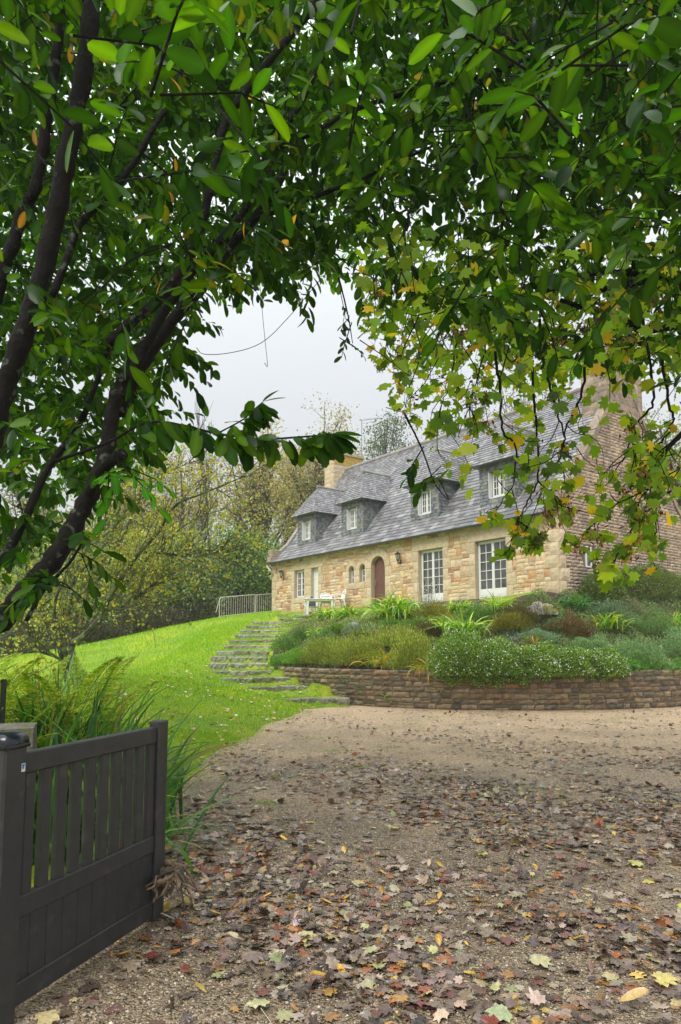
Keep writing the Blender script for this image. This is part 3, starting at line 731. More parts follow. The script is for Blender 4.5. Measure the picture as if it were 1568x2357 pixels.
# windows
def casement(name, parent, x0, x1, z0, z1, y, leaves=2, cols=2, rows=4, panel=0, fr=.045, glass='glass'):
    g = MB(); m = MB(); m.box(x0, x1, y-.03, y+.03, z0, z0+fr); m.box(x0, x1, y-.03, y+.03, z1-fr, z1); m.box(x0, x0+fr, y-.03, y+.03, z0+fr, z1-fr); m.box(x1-fr, x1, y-.03, y+.03, z0+fr, z1-fr)
    X = x0+fr; wl_ = (x1-x0-2*fr)/leaves
    for k in range(leaves):
        a, b = X+k*wl_+.003, X+(k+1)*wl_-.003; c, d = z0+fr+.004, z1-fr-.004; s_ = .055
        m.box(a, a+s_, y-.05, y+.01, c, d); m.box(b-s_, b, y-.05, y+.01, c, d); m.box(a+s_, b-s_, y-.05, y+.01, d-s_, d)
        zb = c+max(s_, panel); m.box(a+s_, b-s_, y-.048, y+.01, c, zb)
        if panel: m.box(a+s_*1.6, b-s_*1.6, y-.056, y-.05, c+.07, zb-.06)
        for i in range(1, cols): xx = a+s_+(b-a-2*s_)*i/cols; m.box(xx-.012, xx+.012, y-.04, y-.008, zb, d-s_)
        for j in range(1, rows): zz = zb+(d-s_-zb)*j/rows; m.box(a+s_, b-s_, y-.042, y-.006, zz-.012, zz+.012)
        g.box(a+s_*.5, b-s_*.5, y-.02, y-.014, zb-.01, d-s_*.5)
    o = m.build(name, M['white'], parent); g.build('pane', M[glass], o); return o
RY = .2
casement('french_door', house, -fdR[1]+.01, -fdR[0]-.01, .02, HD-.01, RY, 2, 2, 5, .30)
casement('french_door', house, -fdL[1]+.01, -fdL[0]-.01, .02, HD-.01, RY, 2, 2, 5, .30)
casement('window', house, -lwin[1]+.01, -lwin[0]-.01, 5*ROWH+.01, HD-.01, RY, 2, 2, 4)
m = MB(); m.box(-wdoor[1], -wdoor[0], RY, RY+.05, 0, HD); m.box(-wdoor[1], -wdoor[1]+.06, RY-.03, RY, 0, HD); m.box(-wdoor[0]-.06, -wdoor[0], RY-.03, RY, 0, HD)
m.box(-wdoor[1]+.16, -wdoor[0]-.16, RY-.015, RY, .15, .9); m.box(-wdoor[1]+.16, -wdoor[0]-.16, RY-.015, RY, 1.0, HD-.2)
wd_ = m.build('white_door', M['white'], house); m = MB(); m.tube([(-wdoor[0]-.14, RY-.06, 1.05), (-wdoor[0]-.24, RY-.06, 1.05)], .012, 6); m.box(-wdoor[0]-.15, -wdoor[0]-.12, RY-.05, RY, .98, 1.12); m.build('handle', M['iron'], wd_)
def arched_fill(mb, ta, tb, z0, zs, y, th, pitch, planks=0, inset=0):
    tc_ = (ta+tb)/2; r = (tb-ta)/2-inset
    n = max(planks, 1)
    for k in range(n):
        u0, u1 = -r+2*r*k/n+(.003 if planks else 0), -r+2*r*(k+1)/n-(.003 if planks else 0); xs_ = np.linspace(u0, u1, 4 if planks else 17)
        top = [(-tc_+u, zs+math.sqrt(max(r*r-u*u, 0))*pitch) for u in xs_]
        L = [(-tc_+u0, z0), (-tc_+u1, z0)]+top[::-1]
        f = [mb.vert((x, y, z)) for x, z in L]; b = [mb.vert((x, y+th, z)) for x, z in L]; mb.face(f); mb.face(b[::-1])
        for q in range(len(f)): mb.face([f[(q+1) % len(f)], f[q], b[q], b[(q+1) % len(f)]])
m = MB(); arched_fill(m, *adoor, 0.02, SPR, RY-.01, .05, 1.06, 8); ad = m.build('arched_door', M['wood'], house)
m = MB(); hx = -adoor[1]+.1; m.box(hx-.02, hx+.02, RY-.03, RY-.01, .95, 1.25); m.tube([(hx, RY-.03, 1.1), (hx, RY-.07, 1.1), (hx+.11, RY-.07, 1.1)], .012, 6); m.build('handle', M['brass'], ad)
for a, b in (sw1, sw2):
    m = MB(); arched_fill(m, a, b, SW0, SWS, RY, .01, 1.15); wo_ = m.build('arched_window', M['glass'], house)
    m = MB(); c = -(a+b)/2; m.box(c-.03, c+.03, RY-.05, RY-.004, SW0, SWS+(b-a)/2); m.box(-b, -b+.04, RY-.03, RY-.004, SW0, SWS); m.box(-a-.04, -a, RY-.03, RY-.004, SW0, SWS)
    for zz in (SW0+.02, SW0+.3, SWS): m.box(-b+.04, -a-.04, RY-.028, RY-.006, zz-.015, zz+.015)
    m.build('frame', M['white'], wo_)
# gutter, cornice, downpipe, plinth
m = MB(); gy_, gz_ = rs[0][0]-.04, rs[0][1]-.02
n = 8; P0 = [];P1 = []
for k in range(n+1):
    a = math.pi+math.pi*k/n; P0.append(m.vert((-LEN-.06, gy_+.065*math.cos(a), gz_+.065*math.sin(a)))); P1.append(m.vert((-.35, gy_+.065*math.cos(a), gz_+.065*math.sin(a))))
for k in range(n): m.face([P0[k], P0[k+1], P1[k+1], P1[k]])
m.face(P0); m.face(P1[::-1]); m.tube([(-LEN-.06, gy_-.065, gz_), (-.35, gy_-.065, gz_)], .011, 6)
for k in range(30): x = -LEN+.3+k*(LEN-.7)/29; m.box(x, x+.02, gy_-.07, gy_+.12, gz_-.075, gz_-.066)
m.build('gutter', M['zinc'], house)
m = MB(); q = [(-LEN-.02, gy_, gz_-.06), (-LEN-.02, gy_, gz_-.16), (-LEN+.17, gy_+.06, gz_-.36), (-LEN+.22, gy_+.1, gz_-.46), (-LEN+.16, -.08, gz_-.58), (-LEN-.05, -.06, gz_-.72), (-LEN-.07, .0, gz_-.85), (-LEN-.08, .12, gz_-1.0), (-LEN-.08, .14, 0)]
m.tube(catmull(q, 5), .05, 10); m.build('downpipe', M['cream'], house, smooth=True)
m = MB(); x = -LEN
while x < -.3:
    wd = random.uniform(.35, .7); c = random.choice([(.28, .18, .11), (.22, .15, .10), (.34, .23, .13)]); m.bbox(x+.004, min(x+wd, -.3)-.004, -.11, -.02, TOPZ-.10, TOPZ+.02, .01, c); x += wd
m.build('cornice', M['gstone'], house)
m = MB(); m.box(-LEN-.05, .07, -.07, 0.0, -.6, -.012); m.box(0.0, .07, .001, 2*HW, -.6, -.012);
m.build('plinth', M['concrete'], house)
# chimneys
def chimney(name, x0, x1, y0, y1, z0, z1, cols, m_):
    c = MB(); z = z0; k = 0
    while z < z1-.05:
        h = min(random.choice((.2, .26, .3)), z1-z)
        c.box(x0+.02, x1-.02, y0+.02, y1-.02, z, z+h)
        for (O, U, Nn, L) in ((np.array([x0, y0, z]), X1, -Y1, x1-x0), (np.array([x1, y0, z]), Y1, X1, y1-y0), (np.array([x0, y1, z]), -Y1, -X1, y1-y0), (np.array([x1, y1, z]), -X1, Y1, x1-x0)):
            u = 0
            while u < L-.03:
                wd = random.uniform(.3, .6); wd = L-u if L-u-wd < .2 else wd
                stone_block(c, O+U*(u+.004)+Z1*.005-Nn*.0, U, Z1, Nn, wd-.008, h-.01, .03, random.choice(cols), .012, .006); u += wd
        z += h
    c.bbox(x0-.09, x1+.09, y0-.09, y1+.09, z1, z1+.09, .02, (.40, .31, .2)); c.bbox(x0-.04, x1+.04, y0-.04, y1+.04, z1+.092, z1+.17, .02, (.36, .3, .2))
    return c.build(name, m_, house)
chimney('chimney', -LEN+.02, -LEN+.92, HW-.95, HW+1.25, 7.2, zl(12.85), DC, M['stone'])
chimney('chimney', -1.05, .035, HW-1.25, HW+1.25, 7.0, zl(13.2), [tuple(v*.8 for v in c) for c in GC], M['gstone'])
lm = MB()   # orange lichen crust on the left gable coping and chimney foot
for k in range(1500):
    u = random.random(); y = 2.2+(HW-2.5)*u; zz = zroof(y)+.115+.05; lm.mi = 0
    x = -LEN+.30-random.random()*.10; r = random.uniform(.015, .05); q = random.uniform(-.03, .03)
    c = random.choice([(.55, .30, .03), (.60, .38, .05), (.42, .26, .06)])
    lm.poly([(x-r, y-r, zz-r*1.35+q), (x+r, y-r*.8, zz-r*1.35+q), (x+r, y+r, zz+r*1.35+q), (x-r, y+r, zz+r*1.35+q)], c)
for k in range(900):
    y = random.uniform(HW-.9, HW+1.2); zz = zl(12.85)-random.random()**1.6*.55; r = random.uniform(.015, .05)
    c = random.choice([(.55, .33, .05), (.60, .42, .08), (.45, .30, .08)]); x = -LEN+.92+.022+random.uniform(0, .006)
    lm.poly([(x, y-r, zz-r), (x, y+r, zz-r*.7), (x+.004, y+r, zz+r), (x, y-r, zz+r)], c)
lm.build('lichen_crust', M['lichen'], house)
# dormers
DCOL = [(.13, .145, .16), (.18, .19, .205), (.10, .115, .125), (.22, .225, .22), (.24, .24, .17)]
def dormer(tc_, sf, zs0, zs1, zeave, zr_, hb=.86, he=1.12, ww=.37, sr=1.42):
    x = -tc_; d = MB(); rf = MB(); rd = MB(); se = sf-.28
    zf = zroof(sf)
    # solid body behind the slate cladding
    yb = yroof(zeave); zt_ = zeave
    zb_ = zf-.06
    for xx in (-hb, hb-.12):
        d.hexa([(x+xx, sf+.03, zb_), (x+xx+.12, sf+.03, zb_), (x+xx+.12, yb, zt_-.03), (x+xx, yb, zt_-.03), (x+xx, sf+.03, zt_), (x+xx+.12, sf+.03, zt_), (x+xx+.12, yb+.1, zt_), (x+xx, yb+.1, zt_)], DCOL[0])
    d.box(x-hb+.12, x-ww-.02, sf+.03, sf+.3, zb_, zt_, DCOL[0]); d.box(x+ww+.02, x+hb-.12, sf+.03, sf+.3, zb_, zt_, DCOL[0])
    d.box(x-ww-.02, x+ww+.02, sf+.03, sf+.3, zb_, zs0, DCOL[0]); d.box(x-ww-.02, x+ww+.02, sf+.03, sf+.3, zs1, zt_, DCOL[0])
    def fi(v):
        z = zf+v
        return [(-hb, -ww-.02), (ww+.02, hb)] if zs0-.03 < z < zs1+.03 else [(-hb, hb)]
    slates(d, np.array([x, sf+.028, zf-.02]), X1, Z1, -Y1, zeave-zf, lambda v: .13, fi, .12, .22, DCOL, .024)
    for sgn in (-1, 1):
        O = np.array([x+sgn*(hb+.001), 0, zf-.02]); U = Y1*sgn if sgn > 0 else -Y1
        def ci(v, sgn=sgn):
            a, b = sf+.02, min(yroof(zf+v-.02)+.1, yb+.1); return [(a, b)] if sgn > 0 else [(-b, -a)]
        slates(d, O, U, Z1, X1*sgn, zeave-zf, lambda v: .13, ci, .12, .22, DCOL, .024)
    body = d.build('dormer', M['slate'], house)
    # hipped roof
    A = np.array([x, se, zeave-.02]); R0 = np.array([x, sr, zr_])
    V = R0-A; Lf = np.linalg.norm(V); V = V/Lf; Nn = np.cross(X1, V)
    slates(rf, A, X1, V, Nn, Lf, lambda v: .14, lambda v: [(-he*(1-v/Lf), he*(1-v/Lf))], .12, .22)
    yE, yR = yroof(zeave-.02)+.15, yroof(zr_)+.1
    for sgn in (-1, 1):
        A2 = np.array([x+sgn*he, 0, zeave-.02]); V2 = np.array([-sgn*he, 0, zr_-zeave+.02]); L2 = np.linalg.norm(V2); V2 = V2/L2
        U = Y1*sgn; N2 = np.cross(U, V2)
        def si(v, sgn=sgn):
            f = v/L2; a = se+(sr-se)*f; b = yE+(yR-yE)*f; return [(a, b)] if sgn > 0 else [(-b, -a)]
        slates(rf, A2, U, V2, N2, L2, lambda v: .14, si, .12, .22)
    e = .02
    c1, c2, c3, c4 = (x-he, se, zeave-e-.02), (x+he, se, zeave-e-.02), (x+he, yE, zeave-e-.02), (x-he, yE, zeave-e-.02); r0, r1 = (x, sr, zr_-e), (x, yR, zr_-e)
    for f in ((c1, c2, r0), (c2, c3, r1, r0), (c4, c1, r0, r1), (c4, c3, c2, c1)): rf.poly(f, (.12, .12, .13))
    rr = rf.build('dormer_roof', M['slate'], body)
    ridge(rd, (x, sr-.08, zr_+.01), (x, yR-.15, zr_+.01), .075, .36)
    rd.build('ridge_tiles', M['gstone'], body)
    casement('dormer_window', body, x-ww+.01, x+ww-.01, zs0, zs1, sf+.22, 2, 2, 3, fr=.03)
    s_ = MB(); s_.box(x-ww-.012, x-ww+.006, sf-.02, sf+.17, zs0-.02, zs1-.02); s_.box(x-ww-.0, x-ww+.02, sf+.01, sf+.03, zs0+.2, zs0+.25)
    s_.build('shutter', M['white'], body); s_ = MB(); s_.box(x+ww-.006, x+ww+.012, sf-.0, sf+.17, zs0-.02, zs1-.02); s_.build('shutter', M['white'], body)
    s_ = MB(); s_.box(x-ww, x+ww, sf+.02, sf+.2, zs0-.04, zs0-.005); s_.build('window_sill', M['white'], body)
for (pxl, pxr, pyt, pyb) in ((705, 721, 1196, 1240), (808.5, 828, 1167, 1215), (971, 1000, 1131, 1180), (1135, 1170, 1082, 1140)):
    sf = .62; tl, _ = hit_front(pxl, (pyt+pyb)/2, sf+.22); tr_, z_b = hit_front(pxr, pyb, sf+.22); _, z_t = hit_front(pxr, pyt, sf+.22)
    tc_ = (tl+tr_)/2; 
    dormer(tc_, sf, zl(z_b), zl(z_b)+1.02, zl(z_b)+1.32, zl(z_b)+2.95)
# television aerial
m = MB(); ab = at(833, 1062, 42.0); bpt = at(833, 966, 42.0)
m.tube([ab, bpt], .02, 6); a2 = at(880, 962, 42.0)
m.tube([bpt-[0, 0, .05], a2-[0, 0, .0]], .012, 5)
for k in range(12): p = bpt+(a2-bpt)*(.1+.08*k); m.tube([p-[.12, .16, 0], p+[.12, .16, 0]], .006, 4)
m.tube([bpt-[0, 0, .25], at(858, 968, 42.0)-[0, 0, .1]], .01, 4)
tv = thing('television_aerial', 'thin television aerial on a mast above the far end of the roof ridge', 'aerial', tuple(ab)); m.build('mast', M['zinc'], tv, origin=ab)

# wall lanterns
def lantern(px, py, label):
    t, z = hit_front(px, py, -.16); p = toW(t, -.02, z); o = thing('wall_lantern', label, 'lantern', tuple(p), PHI-math.pi/2, 'lanterns on the house front')
    b = MB(); b.lathe([(0, -.19), (.03, -.18), (.045, -.16), (.055, -.13), (.06, -.125)], 0, -.17, 6); b.lathe([(.125, .1), (.128, .12), (.09, .17), (.04, .2), (.02, .22), (.015, .25), (0, .26)], 0, -.17, 6)
    b.tube(catmull([(0, 0, -.2), (0, -.06, -.27), (0, -.14, -.24), (0, -.17, -.19)], 5), .014, 6); b.box(-.03, .03, -.01, .0, -.29, -.12)
    for k in range(6):
        a = math.pi/3*k; b.tube([(.055*math.cos(a), -.17+.055*math.sin(a), -.13), (.118*math.cos(a), -.17+.118*math.sin(a), .105)], .006, 4)
    b.build('bracket', M['iron'], o); g = MB(); g.lathe([(.05, -.128), (.112, .1)], 0, -.17, 6); g.build('lantern_glass', M['lglass'], o)
lantern(648.5, 1322, 'black wall lantern beside the gutter bend at the far end of the house')
lantern(917, 1282, 'black wall lantern between the arched door and the nearer glazed doors')
lantern(1207, 1236, 'black wall lantern near the house corner, partly behind sycamore leaves')

# barrier on the lawn edge
bl, br_ = at(505, 1424, 36.0), at(626, 1411, 38.3)
br_ = br_.copy(); bz = .02
ba = thing('crowd_barrier', 'rusty white tubular railing standing on the lawn beside the house end', 'railing', tuple(bl)); m = MB(); d = br_-bl; H_ = 1.12; U_ = unit(d)
m.tube([bl+[0, 0, bz], bl+[0, 0, H_-.1], bl+U_*.08+[0, 0, H_], bl+d*.66+[0, 0, H_+0], bl+d*.66+[0, 0, .08]], .022, 7)
m.tube([bl+[0, 0, .12], bl+d*.66+[0, 0, .12]], .018, 6); m.tube([bl+d*.68+[0, 0, .05], bl+d*.68+[0, 0, H_-.02], br_+[0, 0, H_-.04]], .022, 7); m.tube([bl+d*.68+[0, 0, .12], br_+[0, 0, .1]], .018, 6)
m.tube([bl+[0, 0, H_-.1], bl-U_*.22+[0, 0, .35]], .018, 6)
m.build('frame', M['rust'], ba, origin=bl)
for k in range(1, 24):
    f = k/24
    if abs(f-.67) < .02: continue
    m = MB(); p = bl+d*f; m.tube([p+[0, 0, .12], p+[0, 0, H_-.02]], .011, 5); m.build('bar', M['rust'], ba, origin=bl)

# garden table and chairs
tp = at(735, 1410, 31.6); tz = hz(tp[0], tp[1]); 
def gtable():
    o = thing('garden_table', 'white plastic garden table on the grass in front of the house', 'table', (tp[0], tp[1], tz), .12)
    m = MB(); m.bbox(-.68, .68, -.42, .42, .69, .72, .012); m.bbox(-.64, .64, -.38, .38, .62, .688, .012); m.build('tabletop', M['plastic'], o)
    for sx in (-1, 1):
        for sy in (-1, 1):
            m = MB(); m.hexa([(sx*.58-.03, sy*.34-.03, 0), (sx*.58+.03, sy*.34-.03, 0), (sx*.58+.03, sy*.34+.03, 0), (sx*.58-.03, sy*.34+.03, 0), (sx*.55-.05, sy*.32-.04, .62), (sx*.55+.05, sy*.32-.04, .62), (sx*.55+.05, sy*.32+.04, .62), (sx*.55-.05, sy*.32+.04, .62)]); m.build('leg', M['plastic'], o)
def gchair(dx, dy, rz, label):
    x, y = tp[0]+dx, tp[1]+dy; o = thing('garden_chair', label, 'chair', (x, y, hz(x, y)), rz, 'white garden chairs round the table')
    m = MB(); m.bbox(-.25, .25, -.24, .24, .40, .43, .01); m.box(-.24, .24, -.235, -.2, .35, .398); m.build('seat', M['plastic'], o)
    m = MB(); n = 9                              # back with a rounded top and slots; faces -y
    for k in range(n):
        u0, u1 = -.24+.48*k/n, -.24+.48*(k+1)/n-.012; um = (u0+u1)/2; h = .88-.12*(um/.24)**2
        yb = lambda z: .22+(z-.43)*.25-.03*(1-(um/.24)**2)*-1
        m.hexa([(u0, yb(.45), .45), (u1, yb(.45), .45), (u1, yb(.45)+.018, .45), (u0, yb(.45)+.018, .45), (u0, yb(h), h), (u1, yb(h), h), (u1, yb(h)+.018, h), (u0, yb(h)+.018, h)])
    for z0, z1 in ((.45, .5), (.74, .78)): m.hexa([(-.245, .22+(z0-.43)*.25-.008, z0), (.245, .22+(z0-.43)*.25-.008, z0), (.245, .225+(z0-.43)*.25, z0), (-.245, .225+(z0-.43)*.25, z0), (-.245, .22+(z1-.43)*.25-.008, z1), (.245, .22+(z1-.43)*.25-.008, z1), (.245, .225+(z1-.43)*.25, z1), (-.245, .225+(z1-.43)*.25, z1)])
    m.tube([(-.24, .24, .45), (-.245, .29, .66), (-.2, .33, .82), (0, .36, .89), (.2, .33, .82), (.245, .29, .66), (.24, .24, .45)], .022, 7); m.build('backrest', M['plastic'], o)
    for sx in (-1, 1):
        m = MB(); m.tube(catmull([(sx*.26, -.24, .62), (sx*.28, -.1, .66), (sx*.28, .12, .66), (sx*.25, .3, .64)], 4), .024, 6); m.tube([(sx*.25, -.23, .42), (sx*.26, -.24, .63)], .022, 6); m.build('armrest', M['plastic'], o)
        for y0, y1 in ((-.22, -.29), (.2, .30)):
            m = MB(); m.hexa([(sx*.28-.025, y1-.02, 0), (sx*.28+.025, y1-.02, 0), (sx*.28+.025, y1+.02, 0), (sx*.28-.025, y1+.02, 0), (sx*.235-.03, y0-.03, .41), (sx*.235+.03, y0-.03, .41), (sx*.235+.03, y0+.03, .41), (sx*.235-.03, y0+.03, .41)]); m.build('leg', M['plastic'], o)
gtable()
gchair(.86, .12, -1.25, 'white plastic garden chair at the right end of the table, seen side on')
gchair(.30, .68, .1, 'white plastic garden chair behind the table with its rounded back showing above')
gchair(-.38, .62, .35, 'white plastic garden chair behind the left half of the table under the dark cushion')
m = MB(); q = [(-.17, 0), (.17, 0), (.15, .12), (.10, .25), (.02, .33), (-.04, .31), (-.13, .2), (-.18, .08)]
cz = MB(); ft = []; 
for yy, sc in ((-.06, .9), (-.02, 1.05), (.03, 1.05), (.07, .9)):
    ft.append([cz.vert((a*sc, yy+b*.25, b*sc)) for a, b in q])
for r0, r1 in zip(ft[:-1], ft[1:]):
    for k in range(len(q)): cz.face([r0[k], r0[(k+1) % len(q)], r1[(k+1) % len(q)], r1[k]])
cz.face(ft[0][::-1]); cz.face(ft[-1])
cx_, cy_ = tp[0]-.36, tp[1]+.66
cu = cz.build('seat_cushion', M['blueplastic']); cu.location = (cx_, cy_, hz(cx_, cy_)+.44); cu.scale = (1.1, 1, 1.35); cu.rotation_euler = (0, 0, .35); tag(cu, 'dark grey folded cushion propped on the chair behind the table, left', 'cushion')

# ------------------------------------------------------------------ gate, post, pillar, driftwood
gA, gB = at(50, 1731, 3.1), at(372, 1668, 4.15)
GT = 1.125; gd = gB-gA; gd[2] = 0; GL = float(np.linalg.norm(gd)); grot = math.atan2(gd[1], gd[0])
gate = thing('driveway_gate', 'anthracite grey slatted gate leaf standing open at the edge of the gravel', 'gate', (gA[0], gA[1], .03), grot)
def gpart(name, f, mats=None, par=None):
    m = MB(); f(m); return m.build(name, mats or M['gate'], par or gate)
TY = .045   # thickness; local x along the leaf, -y towards the camera side
gz0 = -.03
gpart('top_rail', lambda m: m.bbox(0, GL-.045, -.0, TY, 1.03+gz0, GT+gz0, .006))
gpart('middle_rail', lambda m: m.bbox(0, GL-.045, -.0, TY, .405+gz0, .50+gz0, .006))
gpart('bottom_rail', lambda m: m.bbox(0, GL-.045, -.0, TY, .035+gz0, .135+gz0, .006))
gpart('end_stile', lambda m: (m.bbox(GL-.044, GL+.03, -.012, TY+.012, .02+gz0, GT+.03+gz0, .006), m.bbox(GL+.034, GL+.07, -.004, TY+.02, .02+gz0, GT+.03+gz0, .006)))
ns = 10; pitch = (GL-.045)/ns
for k in range(ns): gpart('slat', lambda m: m.bbox(k*pitch+.042, (k+1)*pitch-.002, .006, TY-.006, .4985+gz0, 1.0315+gz0, .004))
def boards(m):
    for k in range(ns+0): m.bbox(k*pitch+.002, (k+1)*pitch-.001, .010, TY-.010, .1335+gz0, .4065+gz0, .003)
gpart('panel_boards', boards)
post = thing('gate_post', 'anthracite gate post with a glossy black domed cap, cut by the left edge', 'post', (gA[0]-math.cos(grot)*.07, gA[1]-math.sin(grot)*.07, 0), grot)
m = MB(); m.bbox(-.065, .066, -.04, .10, 0, 1.165, .01); m.build('post_shaft', M['gate'], post)
m = MB(); ring = None
for k in range(9):
    a = math.pi/2*k/8; c = math.cos(a)**.45; zz = 1.176+.052*math.sin(a); row = [m.vert((.0005+sx*(.07*c), .03+sy*(.076*c), zz)) for sx, sy in ((-1, -.9), (-.9, -1), (.9, -1), (1, -.9), (1, .9), (.9, 1), (-.9, 1), (-1, .9))]
    if ring: 
        for q in range(8): m.face([ring[q], ring[(q+1) % 8], row[(q+1) % 8], row[q]])
    ring = row
m.bbox(-.073, .074, -.048, .108, 1.158, 1.176, .004)
m.build('cap', M['gatecap'], post, smooth=True)
m = MB(); M['s1'] = mat('sticker_white', (.75, .75, .72), rough=.4); M['s2'] = mat('sticker_blue', (.03, .16, .5), rough=.4); M['s3'] = mat('sticker_orange', (.7, .2, .04), rough=.4)
sx0, sz0 = .030, 1.052
m.box(sx0, sx0+.021, -.0415, -.0402, sz0, sz0+.036); m.mi = 1; m.poly([(sx0+.002, -.0418, sz0+.033), (sx0+.002, -.0418, sz0+.014), (sx0+.010, -.0418, sz0+.010), (sx0+.019, -.0418, sz0+.033)][::1])
m.mi = 2; m.poly([(sx0+.0195, -.0418, sz0+.012), (sx0+.021, -.0418, sz0+.012), (sx0+.021, -.0418, sz0+.026), (sx0+.0205, -.0418, sz0+.026)]); m.build('sticker', [M['s1'], M['s2'], M['s3']], post)
pp = at(85, 1674, 3.75)
pil = MB(); PR = np.array([-.46, 0, 0])
for z0, z1, dx in ((0, .38, .0), (.385, .76, -.012), (.765, pp[2], 0)):
    stone_block(pil, PR+[dx, 0, z0], X1, Z1, -Y1, .46, z1-z0-.006, .3, (.17, .155, .12), .02, .012)
    stone_block(pil, PR+[dx+.46, 0, z0], Y1, Z1, X1, .3, z1-z0-.006, .3, (.17, .155, .12), .015, .012)
    stone_block(pil, PR+[dx, 0, z1-.006], X1, Y1, Z1, .46, .3, .1, (.19, .175, .14), .015, .012)
pw = pil.build('granite_pillar', M['granite']); pw.location = (pp[0]-.02, pp[1], 0); pw.rotation_euler = (0, 0, .36); tag(pw, 'short mossy granite pillar right behind the domed gate post', 'pillar')
def groundY(px, py):
    Ys = np.concatenate([np.arange(2, 12, .05), np.arange(12, 60, .1)]); r = ray(px, py); k = Ys/r[1]
    X = r[0]*k; Z = CAMZ+r[2]*k; Hh = height(X, Ys)
    w_ = np.nonzero(Z <= np.maximum(Hh, 0))[0]
    i = w_[0] if len(w_) else len(Ys)-1; return np.array([X[i], Ys[i], max(Hh[i], 0.0)])
# driftwood root
rt_ = MB(); r0 = at(392, 2040, 4.02); r0[2] = 0
paths = [[(352, 1990, 4.05), (385, 1988, 4.0), (410, 1992, 3.98), (445, 1996, 4.1)], [(332, 2022, 3.9), (355, 2010, 3.92), (380, 2002, 3.93), (400, 2000, 3.95), (430, 1995, 4.0)], [(350, 2040, 3.85), (362, 2020, 3.85), (385, 2008, 3.86), (405, 2003, 3.95), (420, 2012, 4.0)],
         [(352, 2048, 3.8), (366, 2030, 3.78), (388, 2022, 3.78), (402, 2012, 3.85), (412, 2002, 3.95)], [(404, 2012, 3.82), (410, 2035, 3.75), (408, 2056, 3.72)], [(356, 2040, 3.8), (360, 2060, 3.76), (352, 2078, 3.74)], [(425, 1998, 4.0), (432, 2012, 3.98), (440, 2020, 3.95), (456, 2016, 3.97)],
         [(395, 2024, 3.8), (384, 2044, 3.78), (372, 2062, 3.74)], [(418, 2000, 3.95), (424, 2020, 3.9), (430, 2030, 3.85)], [(362, 2002, 4.0), (380, 2006, 3.98), (402, 2010, 3.96)]]
for k, p in enumerate(paths):
    q = catmull([at(a[0], a[1], a[2]+.24) for a in p], 6); n = len(q); R = .017 if k < 4 else .011
    c = random.choice([(.15, .10, .06), (.07, .05, .035), (.20, .135, .08), (.05, .04, .032)])
    rt_.tube([a+np.random.default_rng(k).normal(0, .003, 3)*0+rng.normal(0, .003, 3) for a in q], [R*(1-.55*i/n)*random.uniform(.8, 1.2) for i in range(n)], 8, c, jit=.12)
for k in range(26):
    a = at(random.uniform(345, 435), random.uniform(1992, 2040), random.uniform(4.02, 4.25)); b = a+rng.normal(0, .06, 3); b[2] = max(.01, a[2]-random.uniform(.02, .12)); rt_.tube(catmull([a, (a+b)/2+rng.normal(0, .015, 3), b], 4), [.006]*8+[.002], 5, random.choice([(.2, .13, .08), (.1, .075, .05)]))
ro_ = rt_.build('driftwood_root', M['root'], origin=r0, smooth=True); ro_.location = tuple(r0); tag(ro_, 'twisted piece of old root lying against the foot of the gate end', 'driftwood')

# ------------------------------------------------------------------ plant builders
def plant(name, label, cat, c, group=None): return thing(name, label, cat, (c[0], c[1], c[2]), 0, group)
def blades(c, n, L, wd, spread, seg=6, up=1.0, lj=.25, bend=1.0, az=None):
    """arching strap leaves: returns V, quads, random value per vertex"""
    a = rng.uniform(0, 2*math.pi, n) if az is None else rng.normal(az[0], az[1], n)
    Ls = L*rng.uniform(1-lj, 1+lj, n); el = np.clip(rng.normal(1.12, .22, n)*up, .3, 1.5)
    b = rng.uniform(.5, 1.5, n)*bend; t = np.linspace(0, 1, seg+1)
    ang = el[:, None]-b[:, None]*(t[None]**1.4)*1.5
    stp = Ls[:, None]/seg; hx = np.cumsum(np.cos(ang)*stp, 1)-np.cos(ang[:, :1])*stp; zz = np.cumsum(np.sin(ang)*stp, 1)-np.sin(ang[:, :1])*stp
    bx = c[0]+rng.normal(0, spread, n); by = c[1]+rng.normal(0, spread, n)
    px = bx[:, None]+hx*np.cos(a)[:, None]; py = by[:, None]+hx*np.sin(a)[:, None]; pz = c[2]-.02+zz
    wt = wd*rng.uniform(.7, 1.2, n)[:, None]*np.minimum(1, (1-t[None])*2.2+.06)*np.minimum(1, .55+t[None]*2)
    ex = -np.sin(a)[:, None]*wt/2; ey = np.cos(a)[:, None]*wt/2; tw = rng.normal(0, .25, n)[:, None]*wt
    Lf = np.stack([px-ex, py-ey, pz-tw], -1); R = np.stack([px+ex, py+ey, pz+tw], -1); V = np.stack([Lf, R], 2).reshape(n, -1, 3)
    i = np.arange(seg); q = np.stack([2*i, 2*i+1, 2*i+3, 2*i+2], -1); Fq = q[None]+(np.arange(n)*(2*(seg+1)))[:, None, None]
    return V.reshape(-1, 3), Fq.reshape(-1, 4), 2*(seg+1)
def strap_clump(name, label, cat, c, n, L, wd, spread, cols, group=None, parts=1, up=1.0, bend=1.0, wts=None, extra=None, tipcol=None):
    o = plant(name, label, cat, c, group)
    V, Fq, k = blades(c, n, L, wd, spread, up=up, bend=bend); col = np.repeat(pal(cols, n, .15, wts), k, axis=0)
    if tipcol is not None:
        t = np.tile(np.repeat(np.linspace(0, 1, k//2), 2), n); m_ = np.repeat(rng.random(n) < .3, k)
        f = (np.clip((t-.55)*3, 0, 1)*m_)[:, None]; col = col*(1-f)+np.array(tipcol)*f
    tri_obj('leaf_blades', V, Fq, col, M['blade'], o, origin=c)
    if extra: extra(o, c)
    return o
